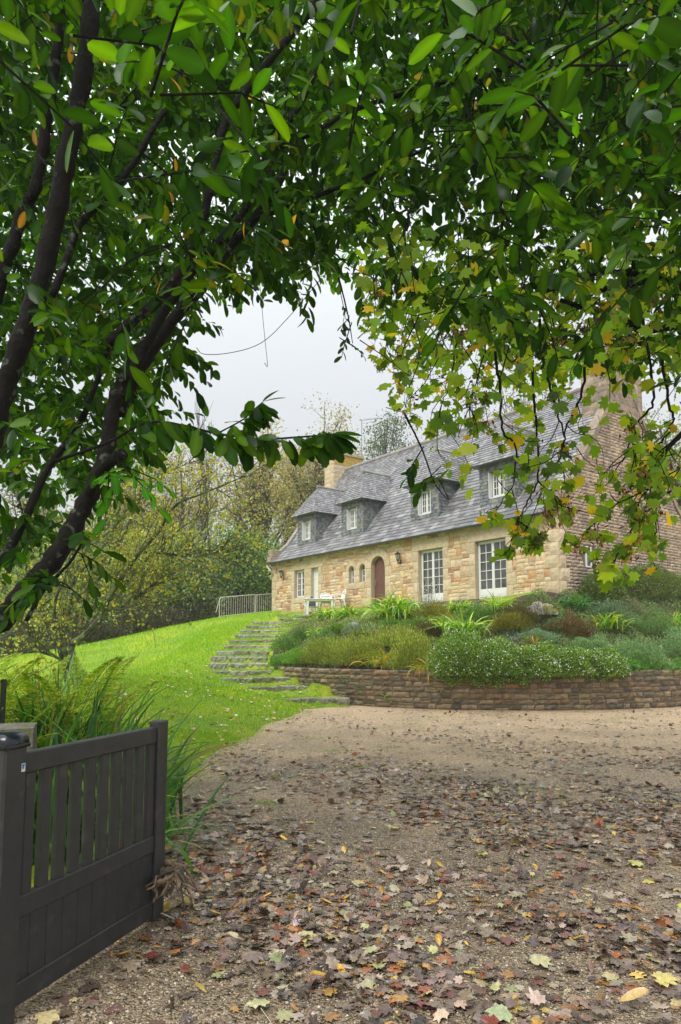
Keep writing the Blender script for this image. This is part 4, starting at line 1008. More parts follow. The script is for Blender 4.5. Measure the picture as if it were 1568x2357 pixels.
def shell_pts(n, r, bump=.18, inner=.55, seed=0, hemi=True):
    d = rdir(n); d[:, 2] = np.abs(d[:, 2])*(1 if hemi else 1)
    k = np.random.default_rng(seed+100).uniform(0, 6.28, (6, 4)); bb = np.zeros(n)
    for q in k: bb += np.sin(d[:, 0]*4.1*math.cos(q[0])*1.6+d[:, 1]*4.1*math.sin(q[0])*1.6+d[:, 2]*5*math.cos(q[1])+q[2])
    rr = (1+bump*bb/2.5)*(inner+(1.03-inner)*rng.random(n)**.45)
    return d*rr[:, None]*np.array(r)[None], d
def shrub(name, label, cat, c, r, n, size, cols, tmpl=T_quad, wid=1.0, updir=.4, wts=None, flowers=None, group=None, inner=.45, bump=.18, seed=None, stems=True, lift=0, mat_='leaf', outw=1.0, lumps=1):
    c = np.asarray(c, float); o = plant(name, label, cat, c, group); seed = seed if seed is not None else random.randint(0, 999)
    Ps = [];Ds = []
    for j in range(lumps):
        p, d = shell_pts(n//lumps, r if lumps == 1 else np.array(r)*np.array([.62, .62, random.uniform(.65, 1)]), bump, inner, seed+j)
        if lumps > 1: p = p+np.array([random.uniform(-.5, .5)*r[0], random.uniform(-.5, .5)*r[1], 0])
        Ps.append(p); Ds.append(d)
    p = np.concatenate(Ps); d = np.concatenate(Ds); n = len(p)
    ax = unit(d*outw+np.array([0, 0, updir])+rng.normal(0, .45, (n, 3))); nr = rdir(n)+d*.6
    sz = size*rng.uniform(.6, 1.3, n)
    pos = p+c+[0, 0, lift]
    g = height(pos[:, 0], pos[:, 1]); pos[:, 2] = np.maximum(pos[:, 2], np.maximum(g, -.02)+.01) if lift == 0 else pos[:, 2]
    V, Fc = leaves_geo(pos, ax, nr, sz, tmpl, wid); tri_obj('foliage', V, Fc, rep(pal(cols, n, .2, wts), tmpl), M[mat_], o, origin=c)
    if stems:
        m = MB()
        for k in range(10):
            q, dd = shell_pts(1, np.array(r)*.75, .1, .6, seed); m.tube([c+[0, 0, -.03], c+q[0]*.5+rng.normal(0, .03, 3)*r[0], c+q[0]+[0, 0, lift]], [.012, .009, .004], 5, cap=False)
        m.build('stems', M['barkf'], o, origin=c)
    if flowers:
        nf, fs, fc = flowers; q, dd = shell_pts(nf, np.array(r)*1.03, bump, .93, seed); q = q+c
        g = height(q[:, 0], q[:, 1]); q[:, 2] = np.maximum(q[:, 2], g+.02)
        V, Fc = leaves_geo(q, unit(rdir(nf)*1.0+dd*.3), unit(dd+rng.normal(0, .3, (nf, 3))), fs*rng.uniform(.6, 1.2, nf), T_quad, 1.8); tri_obj('flowers', V, Fc, rep(pal(fc, nf, .08), T_quad), M['petal'], o, origin=c)
    return o

# ------------------------------------------------------------------ the flower bed
AG = [(.19, .42, .035), (.30, .52, .045), (.12, .29, .04), (.48, .60, .07)]
def B(px, py): return groundY(px, py)
bigs = [(912, 1424, 120, .95, .05, .26, 'largest clump of arching strap leaves, in front of the arched door'), (752, 1424, 60, .60, .045, .13, 'strap-leaved clump at the upper left tip of the bed beside the stairs'),
        (803, 1426, 80, .62, .045, .20, 'strap-leaved clump between the garden table and the dome lamp'), (731, 1468, 45, .42, .04, .10, 'small dark strap-leaved clump with a few reddish blades on the left slope'),
        (1052, 1462, 110, .66, .045, .30, 'bright green strap-leaved clump above the left end of the white flowers'), (1058, 1410, 70, .50, .04, .2, 'strap-leaved clump at the lawn edge below the nearer glazed doors'),
        (1150, 1404, 70, .52, .035, .22, 'fine strap-leaved clump behind the round golden bush'), (1560, 1452, 60, .60, .05, .16, 'strap-leaved clump at the right edge of the photo above the ground cover'),
        (1395, 1450, 70, .62, .045, .20, 'strap-leaved clump among the grey green shrubs right of the rock')]
for k, (px, py, n, L, wd, sp_, lab) in enumerate(bigs):
    c = B(px, py)
    strap_clump('strap_leaf_clump', lab, 'plant', c, int(n*2.1), L*1.25, wd*1.15, sp_, AG, 'clumps of strap leaves in the bed', wts=(4, 4, 3, 2), tipcol=(.55, .42, .10), up=1.0, bend=1.0)
c = B(1322, 1400); strap_clump('iris_clump', 'blue green iris clump at the house corner beside the rock', 'plant', c, 90, .62, .05, .2, [(.06, .19, .06), (.10, .26, .07)], bend=.8)
c = B(884, 1537); strap_clump('day_lily_clump', 'yellowing lily clump with orange tips in the middle of the heather mound', 'plant', c, 150, .85, .028, .16, [(.22, .36, .03), (.45, .42, .04), (.62, .36, .03), (.14, .28, .03)], 'yellowing lily clumps', tipcol=(.7, .33, .03), bend=1.1)
c = B(988, 1552); strap_clump('day_lily_clump', 'yellowing lily clump hanging over the wall beside the white flowers', 'plant', c, 120, .75, .028, .12, [(.30, .40, .03), (.55, .45, .04), (.60, .36, .03), (.14, .28, .03)], 'yellowing lily clumps', tipcol=(.75, .4, .04), bend=1.5)
c = B(1228, 1492); strap_clump('fern_tuft', 'small tuft of upright yellow and red fronds above the white flowers', 'plant', c, 40, .42, .05, .12, [(.40, .42, .04), (.5, .2, .04), (.3, .35, .04)], bend=.7)
HEA = [tuple(v*1.25 for v in c) for c in [(.22, .31, .05), (.31, .40, .06), (.15, .22, .04), (.40, .45, .08), (.21, .17, .07)]]
def wsz(P, Y): return P/F*Y
for (px, py, wP, hP, lab, cols, n) in [
    (760, 1530, 75, 60, 'left front end of the olive heather mound above the wall', HEA, 7000), (825, 1537, 80, 90, 'olive heather mound behind the left part of the wall', HEA, 9000), (900, 1490, 110, 50, 'upper heather mound behind the yellowing lily', HEA, 9000),
    (948, 1545, 55, 78, 'dark olive heather bush between the two lily clumps', HEA, 6000), (1168, 1455, 62, 45, 'round golden olive bush left of the grey ground cover', [(.24, .23, .03), (.32, .30, .05), (.15, .15, .03)], 6000), (1205, 1432, 60, 42, 'dark brown green heather tuft behind the round golden bush', [(.10, .11, .03), (.15, .13, .04)], 4000),
    (985, 1470, 40, 30, 'brownish heather tuft above the hanging lily', [(.14, .09, .05), (.12, .12, .03)], 3000)]:
    c = B(px, py); shrub('heather_bush', lab, 'shrub', c, (wsz(wP, c[1])*.95, wsz(wP, c[1])*.6, wsz(hP, c[1])*1.0), n, .085, cols, T_needle if 0 else T_quad, .32, 1.3, group='heather bushes in the bed', inner=.35, bump=.2, lumps=3 if wP > 60 else 1)
WH = [(.17, .32, .05), (.26, .42, .07), (.09, .19, .03), (.34, .46, .11)]
for (px, py, wP, hP, lab, n) in [(1060, 1573, 62, 100, 'tallest white flowered cushion, at the left end of the row on the wall', 9000), (1140, 1568, 66, 78, 'white flowered cushion second from the left on the wall', 8500), (1225, 1560, 66, 72, 'white flowered cushion above the big square wall stone', 8500), (1310, 1556, 62, 62, 'white flowered cushion left of the last one in the row', 8000), (1385, 1560, 52, 62, 'last white flowered cushion on the right, beside the glossy ground cover', 7000)]:
    wx = at(px, 1550, 17.8); c = np.array([wx[0], np.interp(wx[0], WX, WY)+.12, .86])
    o = shrub('white_flower_shrub', lab, 'shrub', c, (wsz(wP, 17.8)*1.12, .62, wsz(hP, 17.8)*.95), int(n*1.3), .05, WH, T_quad, 1.25, .2, flowers=(420, .036, [(.8, .8, .78), (.75, .7, .72)]), group='white flowered cushions on the wall', inner=.4, bump=.12)
    # skirt of the same plant falling over the wall face
    n2 = 2600; th = rng.uniform(-1, 1, n2); dn = rng.random(n2)**1.3*(.36 if px < 1150 else .20); X = c[0]+th*wsz(wP, 17.8)*1.05; Yy = np.interp(X, WX, WY)-.17-.1*rng.random(n2)-.06
    dn = dn*(1-.4*th*th+.25*np.sin(th*7+px)); Zs = .97-dn+.08*rng.random(n2)
    V, Fc = leaves_geo(np.stack([X, Yy, Zs], 1), unit(rng.normal(0, .5, (n2, 3))+[0, -.7, -.2]), rdir(n2)+[0, -1, .3], .045*rng.uniform(.6, 1.3, n2), T_quad, 1.25); tri_obj('hanging_foliage', V, Fc, rep(pal(WH, n2, .2), T_quad), M['leaf'], o, origin=c)
GG = [tuple(v*1.25 for v in c) for c in [(.18, .29, .16), (.26, .37, .22), (.11, .19, .09), (.17, .32, .10)]]
for (px, py, wP, hP, lab, cols, n, sz) in [
    (1470, 1545, 95, 75, 'large grey green shrub above the glossy ground cover on the right', GG, 11000, .06), (1390, 1520, 60, 55, 'grey green shrub between the red twigs and the large grey green shrub', GG, 6000, .06), (1545, 1510, 70, 60, 'grey green shrub cut by the right edge of the photo', GG, 6000, .06),
    (1500, 1462, 70, 55, 'green shrub in front of the clipped evergreen near the right edge', [(.16, .3, .08), (.22, .36, .12), (.12, .22, .08)], 6500, .055), (1345, 1512, 45, 40, 'small grey green shrub just behind the last white flowered cushions', GG, 4500, .05), (1240, 1478, 45, 26, 'low bluish plant in front of the mossy rock', [(.18, .3, .2), (.25, .36, .25)], 4000, .05),
    (1380, 1440, 70, 60, 'upper blue green shrub in front of the clipped evergreen', [(.12, .20, .12), (.17, .27, .16)], 7000, .05), (1322, 1470, 45, 50, 'reddish twiggy shrub right of the grey ground cover', [(.20, .09, .06), (.14, .15, .05), (.28, .14, .08), (.1, .12, .04)], 5000, .05), (1275, 1455, 30, 22, 'small pinkish green bush beside the rock', [(.2, .15, .09), (.12, .18, .06)], 2500, .045),
    (660, 1500, 34, 36, 'small green shrub beside the upper stairs', [(.12, .24, .05), (.17, .30, .07)], 3500, .045), (700, 1478, 34, 32, 'low mixed green plant on the left slope by the stairs', [(.13, .24, .05), (.10, .2, .05)], 3500, .045), (690, 1530, 36, 34, 'bright green leafy plant at the left end of the wall top', [(.17, .36, .05), (.22, .42, .07)], 3200, .06),
    (745, 1500, 40, 40, 'feathery blue green plant left of the heather mound', [(.12, .22, .12), (.15, .26, .14), (.1, .2, .06)], 4000, .05), (775, 1462, 34, 24, 'low green plant left of the dome lamp', [(.14, .27, .05), (.2, .3, .06)], 3000, .05), (850, 1458, 55, 26, 'silvery blue green tuft right of the dome lamp', [(.20, .29, .22), (.26, .33, .27), (.16, .24, .12)], 4500, .045),
    (1000, 1430, 42, 40, 'orange and green leafy bush below the glazed doors', [(.36, .25, .06), (.18, .26, .05), (.30, .30, .06)], 3500, .05), (930, 1450, 60, 25, 'low green plant under the largest strap clump', [(.12, .24, .04), (.16, .28, .05)], 3500, .05), (1010, 1448, 40, 26, 'yellow green leafy plant left of the bright strap clump', [(.2, .33, .05), (.3, .36, .06)], 3000, .05),
    (1100, 1428, 42, 26, 'low green plant between two strap clumps at the lawn edge', [(.14, .28, .04), (.1, .22, .04)], 3000, .05), (645, 1536, 26, 26, 'small fern like plant at the foot of the left slope', [(.2, .38, .06), (.14, .28, .04)], 1800, .06), (1440, 1420, 50, 40, 'pale twiggy bush under the clipped evergreen', [(.26, .26, .17), (.16, .22, .11)], 4000, .05)]:
    c = B(px, py); shrub('garden_shrub', lab, 'shrub', c, (wsz(wP, c[1])*1.0, wsz(wP, c[1])*.7, wsz(hP, c[1])), int(n*1.15), sz, cols, T_quad, 1.0 if sz < .055 else .6, .7, inner=.35, bump=.22, lumps=2 if wP > 50 else 1)
# clipped evergreen hedge right of the gable
for (px, Y, wP, hP, lab) in [(1480, 24.5, 120, 105, 'large clipped evergreen shrub against the gable wall on the right'), (1610, 25.5, 90, 100, 'clipped evergreen shrub mostly outside the right edge of the photo'), (1385, 23.2, 60, 88, 'small leaved evergreen shrub filling the corner beside the gable')]:
    c = at(px, 1410, Y); c[2] = hz(c[0], c[1]); hh = (at(px, 1412-hP, Y)[2]-c[2])
    shrub('evergreen_shrub', lab, 'shrub', c, (wsz(wP, Y), wsz(wP, Y)*.55, hh), 19000, .07, [(.11, .20, .05), (.16, .28, .07), (.23, .31, .09), (.08, .13, .04), (.20, .15, .08)], T_quad, 1.0, .3, inner=.6, bump=.08, lumps=1)
# ground covers
def cover(name, label, region, n, size, cols, hgt, updir=1.0, wid=1.0, flowers=None):
    pts = []
    while len(pts) < n:
        px, py = rng.uniform(region[0], region[1]), rng.uniform(region[2], region[3]); pts.append((px, py))
        if len(pts) >= n: break
    # corner points of the patch fixed on the ground, then filled in plan view
    cs_ = [B(region[0], region[3]), B(region[1], region[3]), B(region[1], region[2]), B(region[0], region[2])]
    u, v = rng.random(n), rng.random(n); cs_ = np.array(cs_)
    p = ((1-u)*(1-v))[:, None]*cs_[0]+(u*(1-v))[:, None]*cs_[1]+(u*v)[:, None]*cs_[2]+((1-u)*v)[:, None]*cs_[3]
    p[:, 2] = height(p[:, 0], p[:, 1])+rng.random(n)*hgt*(.6+.4*np.sin(p[:, 0]*5))
    V, Fc = leaves_geo(p, unit(rng.normal(0, .8, (n, 3))+[0, 0, updir]), unit(rng.normal(0, .5, (n, 3))+[0, 0, 1]), size*rng.uniform(.6, 1.3, n), T_quad, wid)
    o = tri_obj(name, V, Fc, rep(pal(cols, n, .2), T_quad), M['leaf']); tag(o, label, 'ground cover', None, 'stuff'); return o
cover('vinca_ground_cover', 'grey green small leaved ground cover with pale specks below the rock', (1150, 1310, 1425, 1495), 15000, .055, [(.15, .24, .16), (.24, .33, .24), (.09, .16, .08), (.42, .46, .38), (.2, .11, .09)], .12, .6, 1.2)
cover('mixed_ground_cover', 'mixed low green plants filling the bed between the clumps', (640, 1160, 1415, 1545), 36000, .06, [(.17, .34, .05), (.26, .42, .06), (.12, .22, .04), (.32, .38, .09), (.2, .15, .07)], .2, .8, .8)
cover('bed_undergrowth', 'low undergrowth between the shrubs on the right of the bed', (1200, 1600, 1388, 1540), 42000, .065, [(.15, .30, .07), (.22, .34, .12), (.22, .16, .1), (.11, .2, .06)], .24, .8, .8)
n2 = 9000; X = rng.uniform(at(1420, 1540, 18)[0], 13, n2); Yb = np.interp(X, WX, WY); dd = rng.random(n2)
Yy = Yb-.24+dd*1.0; Zz = .98+.24*np.sin(np.clip(dd*3.0, 0, 3.14))*rng.uniform(.6, 1.1, n2)+.05*np.sin(X*6)-np.where(dd < .1, rng.random(n2)*.16, 0)
V, Fc = leaves_geo(np.stack([X, Yy, Zz], 1), unit(rng.normal(0, .45, (n2, 3))+[-.1, -.9, .15]), rdir(n2)*.5+[0, -.2, 1], .10*rng.uniform(.6, 1.2, n2), T_quad, .55)
tag(tri_obj('glossy_ground_cover', V, Fc, rep(pal([(.13, .33, .05), (.19, .42, .07), (.08, .22, .04)], n2, .15), T_quad), M['blade']), 'bright glossy green ground cover spilling over the right end of the wall', 'ground cover', None, 'stuff')
# weeds growing out of the wall joints
for (px, py) in ((798, 1575), (830, 1584), (838, 1598), (892, 1606), (1016, 1590), (1340, 1591), (905, 1620), (760, 1612)):
    a = at(px, py, 17.5); c = np.array([a[0], np.interp(a[0], WX, WY)-.18, max(a[2]*1.0, .04)])
    o = plant('wall_weed', 'small green weed growing from a joint of the low wall', 'weed', c, 'weeds in the wall joints'); V, Fq, k = blades(c, 16, .15, .03, .015, up=.6); tri_obj('leaves', V, Fq, np.repeat(pal([(.16, .38, .05), (.22, .45, .06)], 16), k, axis=0), M['blade'], o, origin=c)
# white flowering wands in front of the glazed door
c = B(985, 1428); o = plant('gaura_plant', 'airy plant of thin stems with tiny white flowers before the glazed doors', 'plant', c); m = MB(); fl = []
for k in range(46):
    a = rng.uniform(0, 6.28); L = rng.uniform(.7, 1.5); s = rng.uniform(.05, .45); q = [c+[rng.normal(0, .15), rng.normal(0, .1), 0]]
    for j in range(1, 5): q.append(q[0]+[math.cos(a)*s*(j/4)**1.6, math.sin(a)*s*(j/4)**1.6, L*j/4])
    m.tube(q, [.005, .004, .003, .003, .002], 4, cap=False)
    for j in range(14): t = rng.uniform(.45, 1); i = min(3, int(t*4)); fl.append(q[i]+(q[i+1]-q[i])*(t*4-i)+rng.normal(0, .02, 3))
m.build('stems', M['barkf'], o, origin=c); fl = np.array(fl); V, Fc = leaves_geo(fl, rdir(len(fl)), rdir(len(fl)), .03, T_quad, 1.6); tri_obj('flowers', V, Fc, rep(pal([(.75, .72, .68), (.6, .5, .4)], len(fl)), T_quad), M['petal'], o, origin=c)
c = B(985, 1430); shrub('low_leafy_plant', 'low leafy plant at the foot of the white flowering wands', 'plant', c, (.5, .35, .45), 2500, .05, [(.16, .28, .05), (.26, .30, .08)], T_quad, .7, 1.0, inner=.3, stems=False)
# dome lamp and rock
c = B(816, 1462); zt = at(816, 1432, c[1])[2]; gl_ = thing('garden_lamp', 'grey domed garden lamp on a short stem among the plants', 'lamp', tuple(c)); hh = zt-c[2]
m = MB(); m.lathe([(.03, 0), (.03, hh-.24)], 0, 0, 10); m.build('stem', M['iron'], gl_); m = MB(); m.lathe([(.02, hh-.25), (.10, hh-.25), (.10, hh-.235), (.165, hh-.13)], 0, 0, 20); m.build('lamp_glass', M['lglass'], gl_)
m = MB(); m.lathe([(.17, hh-.13), (.172, hh-.115), (.155, hh-.07), (.12, hh-.03), (.07, hh-.006), (0, hh)], 0, 0, 24); m.build('lamp_shade', M['dome'], gl_, smooth=True)
c = B(1243, 1418); m = MB(); ra, rb_, rc_ = .56, .4, .38; rows = []
for j in range(10):
    row = []; ph = math.pi/2*j/9
    for i in range(24):
        a = 2*math.pi*i/24; d = Vector((math.cos(a)*math.cos(ph), math.sin(a)*math.cos(ph), math.sin(ph))); k = 1+.28*mnoise.noise(d*2.2)+.08*mnoise.noise(d*7); row.append(m.vert((d.x*ra*k, d.y*rb_*k, d.z*rc_*k-.05), (.30, .27, .24)))
    if rows:
        for i in range(24): m.face([rows[-1][i], rows[-1][(i+1) % 24], row[(i+1) % 24], row[i]])
    rows.append(row)
rk = m.build('rock', M['rock'], smooth=True); rk.location = tuple(c); tag(rk, 'large mossy grey rock in the bed below the house corner', 'rock')

# ------------------------------------------------------------------ background trees
def bg_tree(name, label, px, Y, topP, crown, nleaf, lsize, cols, trunk=.28, forks=5, sparse=.0, group='trees behind the garden', low=.25, wts=None, rad=None, twigs=60, ev=.22, zb=None):
    """crown = half width in P units; tree stands on the ground at depth Y"""
    b = at(px, 1400, Y); b[2] = hz(b[0], b[1])-.1 if zb is None else zb; top = at(px, topP, Y)[2]; H = top-b[2]; R = wsz(crown, Y)
    o = plant(name, label, 'tree', b, group); m = MB(); tips = []
    r_ = random.Random(int(px*7+Y)); zc = b[2]+H*(low+(1-low)/2); hz_ = H*(1-low)/2
    trk = catmull([b, b+[r_.uniform(-.3, .3), 0, H*.25], b+[r_.uniform(-.6, .6), r_.uniform(-.4, .4), H*.5], b+[r_.uniform(-.8, .8), 0, H*.85]], 5)
    m.tube(trk, list(np.linspace(trunk, trunk*.25, len(trk))), 8)
    for k in range(twigs):
        u = r_.random()**.6; dv = rng.normal(size=3); dv /= np.linalg.norm(dv); e = np.array([b[0], b[1], zc])+dv*u*np.array([R, R*.8, hz_])
        i = min(len(trk)-1, int(len(trk)*max(.15, min(.95, (e[2]-b[2])/H*.72)))); s = trk[i]
        mid = (s+e)/2+np.array([r_.uniform(-.3, .3)*R*.5, r_.uniform(-.3, .3)*R*.5, r_.uniform(-.02, .12)*H]); q = catmull([s, mid, e], 4); rr = trunk*.30*(1-.4*i/len(trk))
        m.tube(q, list(np.linspace(rr, .015, len(q))), 5, cap=False); tips.append(e); tips.append(q[-3]); 
        for j in range(4):
            e2 = e+rng.normal(0, .12*R+.2, 3); m.tube([q[-3], (q[-3]+e2)/2+rng.normal(0, .1, 3), e2], [.03, .02, .008], 4, cap=False); tips.append(e2)
    m.build('trunk', M['barkf'] if 'lichen' not in name else M['barkb'], o, origin=b)
    tips = np.array(tips); 
    if nleaf:
        k = rng.integers(0, len(tips), nleaf); p = tips[k]+rng.normal(0, ev*R*.55+.12, (nleaf, 3))*np.array([1, 1, .7])
        p[:, 2] = np.maximum(p[:, 2], b[2]+H*low*.6)
        ax = unit(rng.normal(0, 1, (nleaf, 3))+[0, 0, -.2]); V, Fc = leaves_geo(p, ax, rdir(nleaf)+[0, 0, .8], lsize*rng.uniform(.6, 1.3, nleaf), T_quad, 1.3)
        tri_obj('crown', V, Fc, rep(pal(cols, nleaf, .22, wts), T_quad), M['bleaf'], o, origin=b)
    return o
AUT = [tuple(v*1.65 for v in c) for c in [(.19, .19, .07), (.25, .22, .08), (.13, .16, .05), (.28, .20, .09)]]
EVG = [tuple(v*1.65 for v in c) for c in [(.07, .13, .035), (.12, .20, .05), (.18, .26, .07), (.06, .10, .03)]]
YEL = [tuple(v*1.65 for v in c) for c in [(.34, .36, .07), (.24, .32, .07), (.44, .40, .07), (.17, .25, .06), (.34, .24, .09)]]
bg_tree('tall_beech', 'tall thin leaved tree with a forked dark trunk left of the house end', 590, 50, 975, 100, 8000, .20, AUT, .55, low=.36, twigs=60)
bg_tree('tall_beech', 'tallest brownish tree straight behind the left chimney', 742, 57, 935, 100, 11000, .20, AUT, .4, low=.25, twigs=80)
bg_tree('tall_beech', 'thin brownish tree left of the aerial, behind the roof end', 660, 60, 985, 80, 7000, .2, AUT, .3, low=.25)
bg_tree('grey_green_tree', 'grey green tree behind the roof ridge right of the aerial', 905, 62, 952, 85, 11000, .2, [(.12, .17, .09), (.16, .2, .11), (.09, .13, .07)], .3, low=.3)
bg_tree('bare_tree', 'pale bare tree behind the middle of the roof', 1065, 60, 870, 110, 5500, .17, [(.2, .17, .12), (.14, .15, .09)], .3, low=.35, twigs=90)
bg_tree('bare_tree', 'pale bare tree behind the roof next to the near gable', 1250, 58, 840, 110, 6000, .17, [(.2, .18, .12), (.14, .15, .09)], .3, low=.35, twigs=90)
bg_tree('yellow_green_tree', 'yellow green tree to the right of the gable', 1560, 44, 905, 95, 12000, .17, [(.30, .31, .09), (.2, .24, .08), (.15, .19, .08)], .3, low=.1)
bg_tree('yellow_green_tree', 'yellow green tree outside the right edge behind the gable', 1730, 46, 930, 110, 7000, .2, [(.30, .31, .09), (.2, .24, .08)], .3, low=.1)
bg_tree('holm_oak', 'dark evergreen tree standing over the white railing', 548, 43, 1190, 72, 15000, .16, EVG, .25, low=.05, ev=.3)
bg_tree('evergreen_tree', 'dark evergreen just left of the house wall behind the railing', 625, 46, 1260, 50, 9000, .16, EVG, .2, low=.03, ev=.3)
bg_tree('broadleaf_tree', 'yellow flecked evergreen in the middle of the left hedge line', 440, 41, 1215, 75, 14000, .15, EVG+[(.25, .27, .06)], .22, low=.04, ev=.3)
bg_tree('broadleaf_tree', 'yellow green tree behind the lichen covered branches', 330, 42, 1180, 85, 14000, .16, YEL, .25, low=.05, ev=.3)
bg_tree('broadleaf_tree', 'green tree behind the trunks of the lichen covered tree', 215, 38, 1200, 80, 11000, .16, EVG+YEL[:2], .25, low=.02, ev=.3)
bg_tree('broadleaf_tree', 'green tree low at the left edge behind the big dark trunk', 90, 37, 1230, 80, 10000, .16, EVG+YEL[:2], .25, low=.02, ev=.3)
bg_tree('broadleaf_tree', 'green tree at the far left edge of the garden', -60, 37, 1200, 100, 8000, .18, EVG, .25, low=.02, ev=.3)
bg_tree('golden_tree', 'tall golden brown tree behind the lichen covered branches', 400, 54, 1015, 110, 13000, .19, [(.38, .34, .13), (.3, .31, .12), (.46, .39, .13)], .3, low=.2)
bg_tree('golden_tree', 'golden brown tree behind the dark leaning trunk', 250, 52, 1050, 100, 10000, .19, [(.27, .23, .09), (.2, .2, .08)], .3, low=.2)
bg_tree('golden_tree', 'golden brown tree at far left behind the dark trunk', 60, 50, 1050, 120, 9000, .2, [(.24, .22, .08), (.15, .18, .06)], .3, low=.15)
bg_tree('bare_treetop', 'bare thin tree whose twigs show above the hanging laurel branch', 462, 50, 885, 38, 0, .1, AUT, .14, low=.5, twigs=16)
# dark hedge bank at the foot of the trees, and far woodland
for (px, Y, wP, hP, lab) in ((330, 38, 95, 45, 'dark brown hedge bank below the trees, left part'), (440, 40, 80, 38, 'dark brown hedge bank below the trees, middle part'), (545, 42, 75, 40, 'dark hedge bank behind the railing'), (200, 36, 90, 45, 'dark hedge bank behind the lichen covered tree'), (50, 34, 110, 45, 'dark hedge bank at the left edge of the lawn')):
    c = at(px, 1450, Y); c[2] = hz(c[0], c[1])-.2; shrub('hedge_bank', lab, 'hedge', c, (wsz(wP, Y), 1.6, wsz(hP, Y)+.8), 9000, .13, [(.06, .06, .03), (.10, .085, .04), (.07, .10, .035)], T_quad, 1.2, .3, inner=.6, stems=False)
n2 = 60000; X = rng.uniform(-120, 130, n2); Yy = rng.uniform(74, 92, n2); top = 11+3*np.sin(X*.13)+2*np.sin(X*.37+1)+1.5*np.sin(X*.9)
Zz = rng.random(n2)**.8*top+1
V, Fc = leaves_geo(np.stack([X, Yy, Zz], 1), rdir(n2), rdir(n2)+[0, -1, .5], 1.0*rng.uniform(.5, 1.3, n2), T_quad, 1.4)
tag(tri_obj('distant_woodland', V, Fc, rep(pal([(.13, .17, .07), (.18, .2, .09), (.22, .22, .11)], n2, .2), T_quad), M['bleaf']), 'hazy woodland far behind the garden trees', 'woodland', None, 'stuff')

# lichen covered spreading tree on the lawn
lt_b = at(155, 1542, 15.5); lt_b[2] = hz(lt_b[0], lt_b[1])-.05
lt = plant('lichen_covered_tree', 'low spreading tree with pale lichen on its bare branches and few yellow leaves', 'tree', lt_b)
m = MB(); ltips = []
def limb(mb, pts, r0_, r1_, sides=7): q = catmull(pts, 6); mb.tube(q, list(np.linspace(r0_, r1_, len(q))), sides, jit=.1); return q
def pl(lst, Y0, Y1): n = len(lst); return [at(x, y, Y0+(Y1-Y0)*i/(n-1)) for i, (x, y) in enumerate(lst)]
main = []
for lst, y0_, y1_, a, b in [([(165, 1490), (188, 1468), (229, 1425), (255, 1372), (302, 1299), (323, 1270), (364, 1226), (406, 1162), (465, 1137), (566, 1095)], 15.5, 14, .085, .012), ([(323, 1270), (382, 1274), (460, 1281), (520, 1262)], 15, 14, .03, .008),
        ([(150, 1500), (146, 1470), (158, 1420), (170, 1330), (200, 1262), (250, 1190)], 15.5, 15.8, .07, .015), ([(140, 1500), (128, 1440), (128, 1380), (150, 1330), (165, 1276), (220, 1247), (270, 1205), (330, 1145), (380, 1090)], 15.6, 14.5, .05, .01),
        ([(160, 1480), (175, 1440), (180, 1380), (230, 1330), (270, 1260), (300, 1200), (330, 1120), (345, 1050)], 15.5, 16.5, .05, .01), ([(200, 1460), (260, 1400), (300, 1330), (380, 1250), (440, 1200), (520, 1170)], 15.6, 17, .045, .01),
        ([(150, 1500), (110, 1440), (70, 1380), (60, 1300), (90, 1220)], 15.6, 16.5, .05, .012), ([(140, 1520), (85, 1495), (60, 1440), (20, 1420)], 15.4, 15, .04, .012), ([(230, 1425), (290, 1392), (345, 1352), (420, 1325)], 15.3, 14.6, .035, .008), ([(170, 1330), (235, 1262), (300, 1160), (360, 1100), (450, 1060)], 15.6, 16.5, .035, .008)]:
    p = pl(lst, y0_, y1_); 
    if lst[0][1] > 1470: p = [lt_b+[(-.45+.9*random.random()), random.uniform(-.3, .3), 0]]+p
    q = limb(m, p, a, b); main.append((q, a, b))
def twig(mb, s, d, L, r, depth, tips, up=.25):
    n = 4; q = [s]; d = d.copy()
    for k in range(n): d = unit(d+rng.normal(0, .22, 3)+[0, 0, up*.12]); q.append(q[-1]+d*L/n)
    mb.tube(q, list(np.linspace(r, r*.4, n+1)), 4, cap=False); tips += q[2:]
    if depth: 
        for k in range(3): i = random.randint(1, n); twig(mb, q[i], unit(d+rng.normal(0, .6, 3)), L*random.uniform(.45, .7), r*.5, depth-1, tips, up)
for q, a, b in main:
    n = len(q)
    for k in range(34):
        i = random.randint(n//4, n-2); d = unit(unit(q[i+1]-q[i])+rng.normal(0, .55, 3)+[.1, 0, .35]); twig(m, q[i], d, random.uniform(.6, 1.3), max(.011, (a+(b-a)*i/n)*.24), 2, ltips)
m.build('trunk', M['barkb'], lt, origin=lt_b)
ltips = np.array(ltips); k = rng.integers(0, len(ltips), 8000); p = ltips[k]+rng.normal(0, .05, (8000, 3))
V, Fc = leaves_geo(p, unit(rng.normal(0, .7, (8000, 3))+[0, 0, -.6]), rdir(8000)+[0, 0, .6], .062*rng.uniform(.6, 1.5, 8000), T_quad, 1.5)
tri_obj('crown', V, Fc, rep(pal([(.52, .54, .07), (.34, .42, .08), (.62, .52, .05), (.36, .24, .07)], 8000, .15, (4, 6, 2, 1)), T_quad), M['leaf'], lt, origin=lt_b)

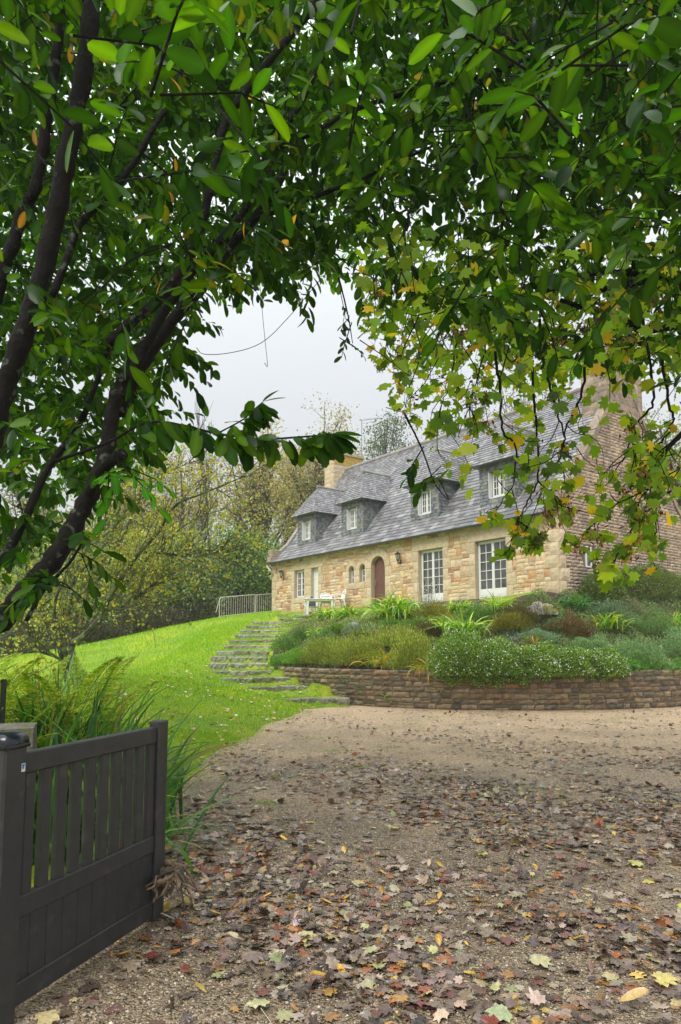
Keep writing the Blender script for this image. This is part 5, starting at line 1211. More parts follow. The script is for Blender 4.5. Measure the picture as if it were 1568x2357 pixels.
# ------------------------------------------------------------------ foreground laurel-leaved tree
lb = np.array([-3.1, 4.9, 0.0])
lau = thing('evergreen_tree_overhead', 'big many stemmed tree with glossy dark green leaves arching over the drive', 'tree', tuple(lb))
m = MB(); stems = []
def stem(lst, Y0, Y1, ra, rb, root=False, sides=10):
    p = pl(lst, Y0, Y1)
    ra *= .86 if root and ra > .1 else .66; rb *= .66
    if root: p = [lb+np.array([random.uniform(-.2, .3), random.uniform(-.2, .2), 0]), lb*.45+p[0]*.55+np.array([0, 0, -.1])]+p
    q = catmull(p, 7); n = len(q); m.tube([a+rng.normal(0, ra*.05, 3) for a in q], list(np.linspace(ra, rb, n)*(1+.07*np.sin(np.arange(n)*1.3))), sides, jit=.05); stems.append((q, ra, rb)); return q
stem([(-60, 1490), (10, 1420), (70, 1350), (125, 1285), (180, 1190), (225, 1100), (250, 1010), (262, 930), (290, 860), (340, 780)], 4.5, 4.9, .105, .06, True)
m.tube(catmull([at(205, 1140, 4.6), at(240, 1075, 4.5), at(284, 1044, 4.4)], 5), .04, 9, jit=.05)
stem([(-30, 1060), (15, 880), (65, 740), (110, 580), (140, 430), (165, 300), (200, 130), (214, -40), (230, -200)], 4.0, 3.6, .10, .07, True)
stem([(-20, 740), (30, 560), (55, 480), (82, 430), (105, 300), (125, 160), (140, 20), (150, -120)], 4.7, 4.4, .075, .05, True)
stem([(270, 950), (310, 870), (360, 790), (415, 715), (475, 650), (530, 570), (620, 460), (660, 380)], 4.9, 5.6, .085, .05)
stem([(300, 870), (345, 780), (380, 715), (450, 615), (500, 560), (575, 465), (625, 340), (690, 240), (750, 115), (800, 0), (840, -120)], 4.7, 5.2, .058, .03)
stem([(250, 790), (300, 745), (390, 665), (450, 560), (478, 460), (500, 360), (525, 270), (600, 165), (700, 45), (770, -30), (850, -130)], 4.5, 4.5, .055, .035)
stem([(505, 565), (560, 520), (625, 490), (700, 462), (780, 432), (850, 405), (920, 370), (1010, 330)], 5.0, 5.8, .035, .018)
stem([(120, 680), (160, 580), (185, 515), (260, 440), (310, 370), (350, 300), (390, 230), (440, 110), (500, -10)], 4.3, 4.6, .04, .025)
stem([(640, 345), (720, 305), (823, 250), (900, 225), (985, 200), (1100, 178), (1173, 150), (1240, 125), (1303, 98), (1459, 18), (1560, -60)], 5.2, 4.6, .032, .02)
stem([(985, 200), (1060, 190), (1200, 215), (1300, 330), (1340, 400)], 4.9, 4.8, .02, .01)
stem([(1130, 60), (1280, 160), (1390, 230)], 4.6, 4.4, .018, .01)
stem([(-60, 1380), (40, 1230), (110, 1080), (190, 960), (250, 800)], 5.3, 5.6, .06, .03)
stem([(60, 1430), (100, 1360), (160, 1295), (195, 1240)], 4.3, 4.4, .02, .01)
stem([(130, 1060), (250, 1018), (330, 975), (400, 975), (500, 998), (600, 1010), (715, 1004), (760, 1000)], 4.0, 3.5, .016, .006, sides=6)
stem([(500, 998), (560, 965), (590, 938), (605, 925)], 3.62, 3.6, .007, .004, sides=5)
for lst, a, b in (([(870, 400), (900, 560), (960, 700), (1020, 800)], 5.4, 5.4), ([(1130, 420), (1190, 560), (1200, 640), (1240, 740)], 5.0, 4.9), ([(1000, 330), (1060, 480), (1100, 560)], 5.4, 5.2), ([(780, 435), (860, 500), (930, 590), (1000, 650)], 5.5, 6), ([(780, 640), (800, 720), (812, 790)], 5.5, 5.5), ([(930, 950), (970, 1030), (1000, 1110), (1030, 1150)], 5.2, 5.2),
                  ([(300, 330), (420, 420), (520, 430)], 4.5, 5), ([(700, 500), (790, 600), (900, 660)], 5.6, 6), ([(1459, 18), (1500, 200), (1530, 400)], 4.3, 3.6), ([(400, 560), (300, 600), (200, 700)], 4.4, 4)):
    stem(lst, a, b, .013, .005, sides=6)
m.tube(catmull([at(740, 640, 5), at(660, 735, 5), at(600, 790, 5), at(530, 812, 5), at(470, 815, 5), at(452, 800, 5)], 5), .003, 4); m.tube(catmull([at(598, 650, 5), at(606, 740, 5), at(612, 800, 5), at(616, 843, 5), at(609, 835, 5)], 4), .0025, 4)
# lower edge of the crown, in measuring-grid units
BL = ([-500, 0, 60, 110, 150, 200, 250, 300, 360, 390, 425, 450, 480, 560, 640, 700, 760, 800, 850, 900, 1000, 1100, 1300, 1568, 2100],
      [1290, 1300, 1270, 1230, 1170, 1130, 1110, 1050, 960, 890, 780, 715, 670, 650, 650, 650, 620, 570, 610, 680, 730, 760, 830, 830, 800])
TL1, TL2, TL3 = T_lance(.20, .12, .05), T_lance(.22, .22, .06), T_lance(.19, .08, .03)
def add_leaves(parent, P, A, Nn, S, cols, tm, matn, origin, wd=1.0, name='crown', wts=None, jit=.15):
    V, Fc = leaves_geo(P, A, Nn, S, tm, wd); return V, Fc, rep(pal(cols, len(P), jit, wts), tm)
def twig_leaves(S, D, L, nl, size, droop=.5):
    """leaves set alternately along straight-ish twigs"""
    n = len(S); j = np.arange(nl); f = (j+.6)/nl
    side = unit(np.cross(D, rng.normal(0, .35, (n, 3))+[0, 0, 1])); sg = np.where(j % 2 == 0, 1, -1)
    P = S[:, None]+D[:, None]*(L[:, None]*f[None])[..., None]-np.array([0, 0, 1])*(.35*L[:, None]*f[None]**2)[..., None]
    A = D[:, None]*.55+side[:, None]*sg[None, :, None]*.75+np.array([0, 0, -droop])+rng.normal(0, .28, (n, nl, 3))
    Nn = np.array([0, 0, 1.])+rng.normal(0, .45, (n, nl, 3))
    return P.reshape(-1, 3), unit(A.reshape(-1, 3)), unit(Nn.reshape(-1, 3)), size*rng.uniform(.55, 1.25, n*nl)
LC = [(.021, .072, .001), (.038, .105, .001), (.011, .042, .002), (.066, .150, .002), (.026, .080, .003)]
def sample(n, ok, Ylo, Yhi, pyhi=1300, pw=2.0, pxr=(-420, 2050)):
    out = []
    while len(out) < n:
        px = rng.uniform(*pxr); py = rng.uniform(-420, pyhi)
        if not ok(px, py): continue
        Y = (Ylo**(pw+1)+rng.random()*(Yhi**(pw+1)-Ylo**(pw+1)))**(1/(pw+1)); q = at(px, py, Y)
        if q[2] < .5: continue
        out.append(q)
    return np.array(out)
def okL(px, py):
    b = np.interp(px, *BL)
    if py > b: return False
    if px > 880 and py > 520: return rng.random() < (.40 if px < 1300 else .26)
    if px > 900 and py > 420: return rng.random() < .75
    if px < 200 and py > 1000: return rng.random() < .75
    return True
Vs, Fs, Cs = [], [], []
def push(t):
    off = sum(len(v) for v in Vs); Vs.append(t[0]); Fs.append(t[1]+off); Cs.append(t[2])
def twigs_at(S, L0, L1, nl, size, tm, cols=LC, wd=1.0, dz=-.15, wts=None, tube=True):
    n = len(S); D = unit(rng.normal(0, 1, (n, 3))*[1, 1, .45]+[.25, -.1, dz]); L = rng.uniform(L0, L1, n)
    P, A, Nn, Z = twig_leaves(S, D, L, nl, size); push(add_leaves(None, P, A, Nn, Z, cols, tm, '', None, wd, wts=wts))
    if tube:
        for s, d, l in zip(S, D, L): m.tube([s-d*.12, s+d*l*.5-[0, 0, .0875*l], s+d*l-[0, 0, .35*l]], [.005, .004, .002], 4, cap=False)
okN = lambda a, b: okL(a, b) and not (a < 1000 and b > 20 and rng.random() < (.82 if a < 560 else .70))
twigs_at(sample(700, okN, 3.2, 5.6), .22, .45, 10, .150, TL1); twigs_at(sample(550, okN, 3.2, 5.6), .18, .35, 9, .115, TL2, cols=LC+[(.13, .15, .004)])
twigs_at(sample(3700, okL, 5.2, 8.5), .25, .55, 11, .15, TL2, tube=False)
twigs_at(sample(3000, lambda a, b: okL(a, b) and b < 1150, 7.5, 11), .3, .6, 12, .16, TL1, cols=[(.05, .15, .003), (.08, .20, .004)], tube=False)
twigs_at(sample(90, lambda a, b: okN(a, b) and (b < 480 or (a > 900 and b < 780 and rng.random() < .7)), 2.0, 3.2), .22, .4, 8, .135, TL2)
twigs_at(sample(26, lambda a, b: b < 330, 1.5, 2.1), .18, .3, 7, .125, TL3)
# leafy shoots along the main stems, the hanging branch and the lower left
def along(q, n, L0, L1, nl, size, i0=.2): 
    q = np.array(q); k = rng.integers(int(len(q)*i0), len(q), n); return q[k]+rng.normal(0, .05, (n, 3))
for q, ra, rb in stems:
    if .012 < ra < .05: twigs_at(along(q, 10, 0, 0, 0, 0), .2, .4, 8, .13, TL1)
# hanging branch with its drooping pairs
hang = np.array(catmull(pl([(300, 985), (400, 975), (500, 998), (600, 1010), (715, 1004), (765, 998)], 3.7, 3.5), 12)); tgt = len(hang)
P, A, Nn, S = [], [], [], []
for i in range(3, tgt, 1):
    for sg in ((-1, 1) if i % 2 else (1,)):
        for r in range(1):
            if rng.random() < .12: continue
            P.append(hang[i]+rng.normal(0, .012, 3)); A.append([.35+rng.normal(0, .38), sg*.4+rng.normal(0, .25), -.75+rng.normal(0, .4)]); Nn.append([rng.normal(0, .35)+.2, -.9, .35]); S.append(.17*rng.uniform(.6, 1.15))
for a in ([.9, -.1, -.25], [.95, .1, .05], [.8, .3, -.5], [.7, -.2, -.75], [.85, .1, -.45]): P.append(hang[-1]); A.append(a); Nn.append([.1, -.6, .8]); S.append(.16)
tw = np.array(catmull(pl([(500, 998), (560, 965), (590, 938), (605, 925)], 3.62, 3.6), 5))
for i in range(3, len(tw)):
    for sg in (-1, 1): P.append(tw[i]); A.append([.5+rng.normal(0, .5), sg*.4, -.45+rng.normal(0, .4)]); Nn.append([.2, -.6, .7]); S.append(.14)
P.append(tw[-1]); A.append([.9, 0, .25]); Nn.append([0, -.5, 1]); S.append(.13)
push(add_leaves(None, np.array(P), unit(np.array(A)), unit(np.array(Nn)), np.array(S), LC, TL3, '', None, 1.05))
twigs_at(np.array([at(x, y, 4.2) for x, y in ((262, 1080), (300, 1085), (330, 1088), (250, 1110), (235, 1140))]), .15, .25, 6, .13, TL1, cols=[(.07, .24, .015)])
twigs_at(np.array([at(x, y, 5.2) for x, y in ((960, 1050), (990, 1095), (1020, 1120))]), .15, .25, 7, .12, TL1, dz=-.5)
twigs_at(np.array([at(x, y, 5.5) for x, y in ((795, 740), (800, 770), (806, 790), (790, 700))]), .1, .18, 6, .07, TL1, dz=-.6)
trk_ = m.build('trunk', M['bark'], lau, origin=lb, smooth=True)
tri_obj('crown', np.concatenate(Vs), np.concatenate(Fs), np.concatenate(Cs), M['lleaf'], lau, origin=lb)
# a few yellowed leaves still on the tree
Pp = sample(45, lambda a, b: okL(a, b) and b > 100, 3.5, 6, pyhi=800); V, Fc = leaves_geo(Pp, unit(rng.normal(0, .5, Pp.shape)+[0, 0, -.8]), rdir(45)+[0, -1, 0], .11, TL1); tri_obj('yellowed_leaves', V, Fc, rep(pal([(.6, .40, .04), (.5, .25, .04)], 45), TL1), M['lleaf'], lau, origin=lb)

# ------------------------------------------------------------------ foreground sycamore
sb = np.array([7.2, 8.0, 0.0])
syc = thing('sycamore_tree', 'sycamore with yellowing lobed leaves and brown seeds hanging in from the right', 'tree', tuple(sb)); m = MB(); syc_st = []
def sst(p, ra, rb, sides=7, wig=0.0, keep=True):
    q = catmull(p, 6); n = len(q)
    if wig: q = [a+rng.normal(0, wig, 3) for a in q]
    m.tube(q, list(np.linspace(ra, rb, n)), sides, jit=.06)
    if keep: syc_st.append((q, ra, rb))
    return q
m.tube(catmull([sb, sb+[.1, 0, 1.5], sb+[-.1, -.2, 3.5], sb+[-.3, -.3, 7]], 6), list(np.linspace(.3, .16, 19)), 12)
J = sb+np.array([-.1, -.2, 3.3])
for lst, y0_, y1_, a, b in (([(1660, 735), (1568, 746), (1484, 758), (1440, 742), (1360, 715), (1290, 690)], 6.0, 5.8, .055, .02), ([(1660, 640), (1568, 652), (1509, 641), (1424, 661), (1340, 668), (1284, 661), (1190, 700)], 6.4, 6.6, .06, .018),
        ([(1200, 735), (1133, 731), (1050, 705), (953, 700)], 7, 7.4, .035, .015), ([(1700, 900), (1568, 1000), (1500, 1080), (1470, 1130)], 5.6, 5.4, .03, .012), ([(1509, 641), (1420, 625), (1330, 640)], 6.4, 6.6, .03, .012), ([(1700, 620), (1600, 600), (1500, 560)], 6, 6.4, .05, .02)):
    p = pl(lst, y0_, y1_)
    if lst[0][0] > 1600: p = [J, (J+p[0])/2+[0, 0, .1]]+p
    sst(p, a*1.2 if lst[0][0] > 1600 else a, b)
def z2(x, y): return ((1150+x/2.835)/1.086, (950+y/2.835)/1.086)
hb_ = [[(560, -420), (620, -150), (640, 60), (700, 260), (740, 400), (715, 500), (660, 505)], [(430, -420), (500, -120), (530, 180), (550, 420), (545, 720), (470, 880), (410, 1000), (330, 1220), (250, 1240)], [(250, -200), (290, 100), (310, 370), (395, 460), (370, 740), (300, 860), (240, 960)],
       [(1300, -420), (1340, -150), (1370, 130), (1330, 230), (1240, 300), (1200, 430), (1165, 560), (1050, 630), (1040, 700)], [(1240, 300), (1240, 520), (1290, 700), (1280, 830)], [(1700, 560), (1568, 620), (1350, 760), (1250, 880), (1120, 960)], [(1720, 680), (1568, 750), (1400, 830), (1380, 900), (1250, 1080), (1130, 1230), (1050, 1260)],
       [(1430, -200), (1480, 180), (1510, 280), (1440, 430), (1370, 480), (1380, 580), (1440, 640)], [(900, -250), (870, 50), (790, 260), (745, 380), (740, 620), (735, 720)], [(1400, 960), (1380, 1100), (1350, 1290)], [(545, 720), (640, 790), (730, 860)], [(1350, 760), (1200, 830), (1080, 900), (960, 1010), (880, 1100)],
       [(1380, 900), (1300, 960), (1200, 1080), (1180, 1200)], [(1130, 1230), (1080, 1320), (1100, 1400)], [(410, 1000), (520, 1080), (560, 1110)], [(1568, 400), (1450, 480), (1400, 600)], [(200, -300), (120, 0), (50, 230), (-20, 420)], [(-20, -300), (-60, -50), (-120, 150), (-190, 330)]]
for k, b in enumerate(hb_):
    y_ = 5.0+.9*rng.random(); sst([at(*z2(x, y), y_+.02*i) for i, (x, y) in enumerate(b)], .013 if len(b) > 5 else .007, .003, 6, .006)
nmain = len(syc_st)
for q, ra, rb in list(syc_st):
    n = len(q)
    for k in range(7 if ra > .02 else 5):
        i = random.randint(n//4, n-2); d = unit(unit(q[i+1]-q[i])*.5+rng.normal(0, .6, 3)+[-.1, 0, -.55]); L = random.uniform(.25, .6)*(1 if proj(q[i])[1] < 1150 else .35); p = [q[i]]
        for j in range(4): d = unit(d+rng.normal(0, .3, 3)+[0, 0, -.1]); p.append(p[-1]+d*L/4)
        sst(p, .005, .002, 5)
SYL = [830, 850, 880, 920, 960, 1000, 1060, 1130, 1200, 1300, 1400, 1568, 1900]; SYB = [740, 820, 870, 960, 1040, 1080, 1110, 1150, 1150, 1180, 1230, 1260, 1250]
SYT = [560]*len(SYL)
def okS(px, py):
    if px < 835 or py > np.interp(px, SYL, SYB) or py < 520: return False
    if px > 1300 and py > 860 and rng.random() < .5: return False
    return rng.random() < float(np.interp(py, [520, 650, 800, 880, 950, 1020, 1120, 1260], [.22, .75, .85, .50, .25, .14, .09, .06]))
TMs = [T_maple(.10, 1), T_maple(.25, 2), T_maple(.4, 3)]
SCs = [(.18, .34, .008), (.26, .43, .010), (.38, .50, .014), (.70, .52, .015), (.09, .18, .008)]
sp_ = np.concatenate([sample(1800, okS, 4.3, 7.4, 1280), sample(900, lambda a, b: okS(a, b) and b < 900, 7, 9, 1280)]); tipsS = []
for q, ra, rb in syc_st:
    a = np.array(q); 
    if ra < .02: tipsS.append(a[len(a)//3:][rng.integers(0, len(a)-len(a)//3, 3)])
tipsS = np.concatenate(tipsS); tipsS = tipsS+rng.normal(0, .03, tipsS.shape)
px_, py_, _ = proj(tipsS); tipsS = tipsS[(py_ < 1340)]
allp = np.concatenate([sp_, tipsS]); Vs, Fs, Cs = [], [], []
for k in range(3):
    p = allp[k::3]; n = len(p); push(add_leaves(None, p, unit(rng.normal(0, .5, (n, 3))+[-.1, -.25, -.8]), unit(rng.normal(0, .55, (n, 3))+[-.2, -.9, .5]), .125*rng.uniform(.55, 1.15, n), SCs, TMs[k], '', None, 1.05, wts=(5, 5, 4, 1.1, 3)))
    for s in p[::2]: m.tube([s, s+rng.normal(0, .02, 3)+[0, 0, .06]], [.0018, .0018], 3, cap=False)
# thin bare hanging twigs that carry the leaf sprays
for s in sp_[::5]:
    d = unit(rng.normal(0, .5, 3)+[.15, 0, .8]); m.tube([s, s+d*.18+rng.normal(0, .02, 3), s+d*.4], [.002, .004, .005], 4, cap=False)
m.build('trunk', M['bark'], syc, origin=sb); tri_obj('crown', np.concatenate(Vs), np.concatenate(Fs), np.concatenate(Cs), M['mleaf'], syc, origin=sb)
# bunches of brown winged seeds
nb = 190; base = np.concatenate([allp[rng.integers(0, len(allp), 130)], tipsS[rng.integers(0, len(tipsS), 60)]]); sel = proj(base); base = base[(sel[1] > 620)]
P, A = [], []
for b in base:
    for k in range(rng.integers(10, 22)): P.append(b+rng.normal(0, .035, 3)+[0, 0, -.04]); A.append(rng.normal(0, .6, 3)+[0, 0, -.5])
P, A = np.array(P), unit(np.array(A)); V, Fc = leaves_geo(P, A, rdir(len(P)), .052*rng.uniform(.7, 1.2, len(P)), T_quad, .75); tri_obj('seed_bunches', V, Fc, rep(pal([(.26, .10, .045), (.15, .06, .04), (.42, .2, .08), (.10, .045, .035)], len(P), .2), T_quad), M['seed'], syc, origin=sb)

# ------------------------------------------------------------------ border plants behind the gate
IR = [(.07, .24, .045), (.12, .32, .05), (.045, .15, .035), (.20, .42, .06)]
for (x, y, n, L, up, lab) in [(-2.0, 5.3, 220, 1.28, 1.05, 'tall dark green blades right behind the open end of the gate'), (-2.5, 5.7, 240, 1.38, 1.1, 'tallest dark green blades in the middle of the border'), (-1.8, 6.2, 130, .9, 1.0, 'dark green blades leaning over the gravel edge past the gate'), (-3.5, 5.6, 90, 1.3, 1.0, 'dark green blades behind the granite pillar'), (-1.62, 5.2, 70, .75, .8, 'drooping blades hanging out beyond the gate end')]:
    c = np.array([x, y, max(hz(x, y), 0)]); strap_clump('iris_clump', lab, 'plant', c, n, L, .032, .2, IR+[(.40, .12, .03)], 'iris clumps in the border behind the gate', up=up*1.08, bend=.5, wts=(5, 5, 4, 2, .25), tipcol=(.35, .28, .07))
def fern(label, c, n, L, cols):
    o = plant('fern', label, 'fern', c, 'ferns behind the gate'); P, A, Nn, S = [], [], [], []; m = MB()
    for k in range(n):
        a = rng.uniform(0, 6.28); el = rng.uniform(1.15, 1.5); l = L*rng.uniform(.75, 1.15); q = [np.array(c, float)+rng.normal(0, .05, 3)*[1, 1, 0]]; N_ = 26; dirs = []
        for j in range(N_): e = el-1.15*(j/N_)**2.2; d = np.array([math.cos(a)*math.cos(e), math.sin(a)*math.cos(e), math.sin(e)]); dirs.append(d); q.append(q[-1]+d*l/N_)
        m.tube(q[::2], list(np.linspace(.005, .0015, len(q[::2]))), 4, cap=False)
        s = np.array([-math.sin(a), math.cos(a), 0])
        for j in range(5, N_):
            w_ = .20*l*math.sin(min(1, (j-3)/9)*math.pi/2)*(1-(j/N_)**2.2)+.01
            for sg in (-1, 1):
                ax = unit(s*sg+dirs[j]*.45+[0, 0, -.15]); npn = 6
                for i in range(npn):
                    f = (i+1)/npn; pp_ = q[j]+ax*w_*f*1.0
                    for s2 in (-1, 1): P.append(pp_); A.append(unit(dirs[j]*s2+ax*.5)); Nn.append(np.cross(s, dirs[j])*1.0+rng.normal(0, .2, 3)); S.append(.040*(1.15-f)*l+.006)
                P.append(q[j]); A.append(ax); Nn.append(np.array([0, 0, 1.])); S.append(w_*1.05)
    P, A, Nn, S = map(np.array, (P, A, Nn, S)); V, Fc = leaves_geo(P, A, Nn, S, T_quad, np.where(S > .06, .40, 1.0)); tri_obj('fronds', V, Fc, rep(pal(cols, len(P), .12), T_quad), M['leaf'], o, origin=c)
    m.build('stalks', M['barkf'], o, origin=c)
FE = [(.36, .56, .04), (.48, .66, .05), (.26, .46, .04), (.50, .52, .09)]
for x, y, n, L, lab in ((-2.75, 5.1, 20, 1.55, 'yellow green fern in the middle of the border behind the gate'), (-2.4, 6.0, 12, 1.75, 'upright fern whose tip stands highest above the gate'), (-3.15, 5.3, 18, 1.6, 'yellowish fern left of the middle one'), (-3.3, 4.9, 10, 1.4, 'fern just above the granite pillar'), (-3.55, 6.3, 11, 1.5, 'brownish fern at the left edge of the border')):
    fern(lab, np.array([x, y, max(hz(x, y), 0)]), n, L, FE)
for x, y, r, n, cols, lab in ((-3.0, 6.7, (.7, .4, 1.0), 5500, [(.30, .42, .05), (.20, .33, .04), (.42, .50, .07), (.26, .17, .06)], 'loose bramble bush with yellow green leaves behind the gate slats'), (-3.9, 6.6, (.6, .4, 1.0), 4500, [(.25, .4, .05), (.36, .44, .07), (.3, .2, .07)], 'loose leafy bush behind the granite pillar')):
    c = np.array([x, y, max(hz(x, y), 0)]); shrub('bramble_bush', lab, 'shrub', c, r, n, .05, cols, T_quad, 1.1, .3, inner=.2, bump=.3)
m = MB(); 
for k in range(40):
    b = np.array([rng.uniform(-3.4, -1.7), rng.uniform(5.0, 6.4), 0.03]); e = b+[rng.normal(0, .12), rng.normal(0, .1), rng.uniform(.5, 1.35)]; m.tube([b, (b+e)/2+rng.normal(0, .03, 3), e], [.004, .003, .0015], 4, random.choice([(.25, .13, .07), (.15, .1, .05)]), cap=False)
o = m.build('dry_stalks', M['root']); tag(o, 'thin dry brown stalks standing among the border plants', 'dry stalks', None, 'stuff')
pk = at(6, 1672, 4.6); m = MB(); m.tube([(pk[0], pk[1], .0), (pk[0]-.005, pk[1], 1.38)], .018, 7); o = m.build('stake', M['iron'], origin=(pk[0], pk[1], 0)); o.location = (pk[0], pk[1], 0); tag(o, 'thin dark stake at the left edge above the granite pillar', 'stake')

# ------------------------------------------------------------------ grass, litter
def lawn_pts(n, x0, x1, y0, y1):
    x = rng.uniform(x0, x1, n*2); y = rng.uniform(y0, y1, n*2); dl, dw = border(x, y); ok = ((dl > -.38*rng.random(len(x))**2.5) & (y < 18.5)) | ((dl > 0) & (y >= 18.5) & (x < -.5)) ; ok &= ~in_bed(x, y)
    x, y = x[ok][:n], y[ok][:n]; return np.stack([x, y, np.maximum(height(x, y), -.01)], 1)
gp = np.concatenate([lawn_pts(26000, -3.6, -1.3, 6.5, 12), lawn_pts(40000, -6, -.4, 11, 18.6), lawn_pts(30000, -6, .4, 18, 30), lawn_pts(75000, -14, -3, 12, 36)])
# ragged fringe along the gravel edge and on the stair treads
n = len(gp); V, Fc = leaves_geo(gp, unit(rng.normal(0, .4, (n, 3))+[0, 0, 1]), rdir(n), .055*rng.uniform(.5, 1.3, n)*np.clip(gp[:, 1]/14, .7, 1.9), T_needle, 1.4*np.ones(n))
tag(tri_obj('lawn_grass', V, Fc, rep(pal([(.17, .40, .006), (.28, .50, .008), (.12, .30, .005), (.42, .52, .02)], n, .15), T_needle), M['blade']), 'short bright green grass of the sloping lawn', 'grass', None, 'stuff')
pts = []
for (px, py, s) in [(730, 1700, .25), (820, 1765, .2), (650, 1790, .15), (1190, 1815, .25), (1255, 1835, .2), (700, 1640, .3), (1000, 1650, .2), (1430, 1655, .3), (1500, 1625, .4), (1340, 1640, .2), (770, 1730, .2), (900, 1720, .2), (1110, 1835, .15), (620, 1850, .12), (940, 1660, .3)]:
    c = at(px, py, 5); r = ray(px, py); k = -CAMZ/r[2]; c = np.array([r[0]*k, r[1]*k]); q = rng.normal(0, s*.5, (260, 2))*[1.4, 1]+c; pts.append(q)
q = np.concatenate(pts); n = len(q); P = np.stack([q[:, 0], q[:, 1], gz(q[:, 0], q[:, 1])], 1); V, Fc = leaves_geo(P, unit(rng.normal(0, .5, (n, 3))+[0, 0, .8]), rdir(n), .03*rng.uniform(.5, 1.3, n), T_needle, 1.4)
tag(tri_obj('gravel_weeds', V, Fc, rep(pal([(.16, .33, .03), (.25, .40, .04)], n), T_needle), M['blade']), 'tiny green weeds sprouting through the gravel', 'weeds', None, 'stuff')
# fallen leaves
DL = [(.15, .095, .072), (.20, .14, .105), (.07, .045, .035), (.27, .19, .135), (.42, .33, .25), (.30, .10, .03), (.42, .20, .04), (.17, .045, .03), (.48, .40, .20), (.52, .36, .07), (.35, .36, .16)]
DW = (7, 8, 5, 6, 4.5, 3.2, 1.5, 1.8, 1.4, .7, .7)
def dens(x, y):
    d = np.interp(y, [2, 3, 4.0, 5.6, 7.5, 9, 11, 14, 17.5], [.35, .60, 1, .85, .50, .26, .10, .04, .03]); d = d*(1-.62*smooth(x, -2, .2)*0)
    d = d*np.clip(.55+.75*wob(x, y, 1.7)+.35*wob(y, x, 4.5), .06, 1.25); e = np.interp(x/np.maximum(y, .1), [-.5, -.2, .05, .5], [.42, .55, 1, 1.0]); return d*e
n0 = 150000; x = rng.uniform(-2.6, 11, n0); y = rng.uniform(1.9, 17.6, n0); dl, dw = border(x, y); ok = (rng.random(n0) < dens(x, y)) & (dl < .25) & (dw < -.15); x, y = x[ok], y[ok]
def in_gate(x, y): u = (x-gA[0])*math.cos(grot)+(y-gA[1])*math.sin(grot); v = -(x-gA[0])*math.sin(grot)+(y-gA[1])*math.cos(grot); return (v > -.03) & (v < .08) & (u > -.2) & (u < GL+.08)
ok = ~in_gate(x, y); x, y = x[ok], y[ok]
n = len(x); pile = np.clip(dens(x, y)-.6, 0, 1); curl = rng.random(n) < .28
z = gz(x, y)+.004+rng.random(n)*.012+pile*rng.random(n)*.02; P = np.stack([x, y, z], 1)
TD = [T_maple(.06, 5), T_maple(.45, 6), T_maple(-.35, 7), T_lance(.2, -.25, .12)]; Vs, Fs, Cs = [], [], []
kind = np.where(curl, rng.choice([1, 2], n), rng.choice([0, 0, 0, 0, 0, 0, 3], n)); az = rng.uniform(0, 6.28, n)
for k in range(4):
    s = kind == k; nn_ = s.sum(); tl = .10 if k in (0, 3) else .38
    A = np.stack([np.cos(az[s]), np.sin(az[s]), rng.normal(0, tl*.6, nn_)], 1); Nn = unit(rng.normal(0, tl, (nn_, 3))+[0, 0, 1]); c = P[s].copy(); c[:, 2] += (.02 if k in (1, 2) else 0.0)
    cl_ = pal(DL, nn_, .18, DW)
    if k == 3: cl_ = pal([(.30, .16, .05), (.50, .30, .05), (.16, .10, .07), (.34, .26, .16)], nn_, .2)
    V, Fc = leaves_geo(c, A, Nn, rng.uniform(.038, .098, nn_)*rng.choice([1, 1, .6, 1.15], nn_)*(1.0 if k < 3 else .9), TD[k]); 
    push((V, Fc, rep(cl_, TD[k])))
V = np.concatenate(Vs); V[:, 2] = np.maximum(V[:, 2], gz(V[:, 0], V[:, 1])+.002)
tag(tri_obj('leaf_litter', V, np.concatenate(Fs), np.concatenate(Cs), M['litter']), 'wet brown and purple fallen leaves lying over the gravel', 'fallen leaves', None, 'stuff')
m = MB()
for k in range(70):
    x_, y_ = rng.uniform(-1.4, 4), rng.uniform(2.5, 8); a = rng.uniform(0, 6.28); L_ = rng.uniform(.05, .28)
    if in_gate(x_, y_): continue
    p0 = np.array([x_, y_, .018]); p1 = p0+[math.cos(a)*L_, math.sin(a)*L_, rng.uniform(-.004, .02)]; m.tube([p0, (p0+p1)/2+rng.normal(0, .012, 3)*[1, 1, .3]+[0, 0, .006], p1], [.003, .0025, .0012], 4, random.choice([(.10, .07, .05), (.2, .14, .09), (.05, .04, .03)]), cap=False)
tag(m.build('fallen_twigs', M['root']), 'thin broken twigs lying among the fallen leaves', 'twigs', None, 'stuff')
# loose pebbles of the drive near the gate
n_ = 95000; y_ = 2.1+7.5*rng.random(n_)**1.5; x_ = -2.4+rng.random(n_)*(2.4+.62*y_+.6); dl, dw = border(x_, y_); ok = (dl < .05) & ~in_gate(x_, y_); x_, y_ = x_[ok], y_[ok]; n_ = len(x_)
TO = (np.array([(.5, 0, 0), (0, .5, 0), (-.5, 0, 0), (0, -.5, 0), (.1, .05, .36), (0, 0, -.3)], float), np.array([(0, 1, 4), (1, 2, 4), (2, 3, 4), (3, 0, 4)]))
V, Fc = leaves_geo(np.stack([x_, y_, gz(x_, y_)+.001], 1), unit(np.stack([np.cos(x_*99), np.sin(x_*99), rng.normal(0, .12, n_)], 1)), unit(rng.normal(0, .15, (n_, 3))+[0, 0, 1]), rng.uniform(.006, .015, n_)*rng.choice([1, 1, 1.4], n_), TO, rng.uniform(.7, 1.2, n_))
tag(tri_obj('loose_pebbles', V, Fc, rep(pal([(.30, .24, .16), (.20, .16, .11), (.42, .34, .24), (.12, .095, .07), (.36, .25, .16), (.50, .44, .34)], n_, .15), TO), M['litter']), 'small tan and grey pebbles of the drive between the fallen leaves', 'gravel', None, 'stuff')
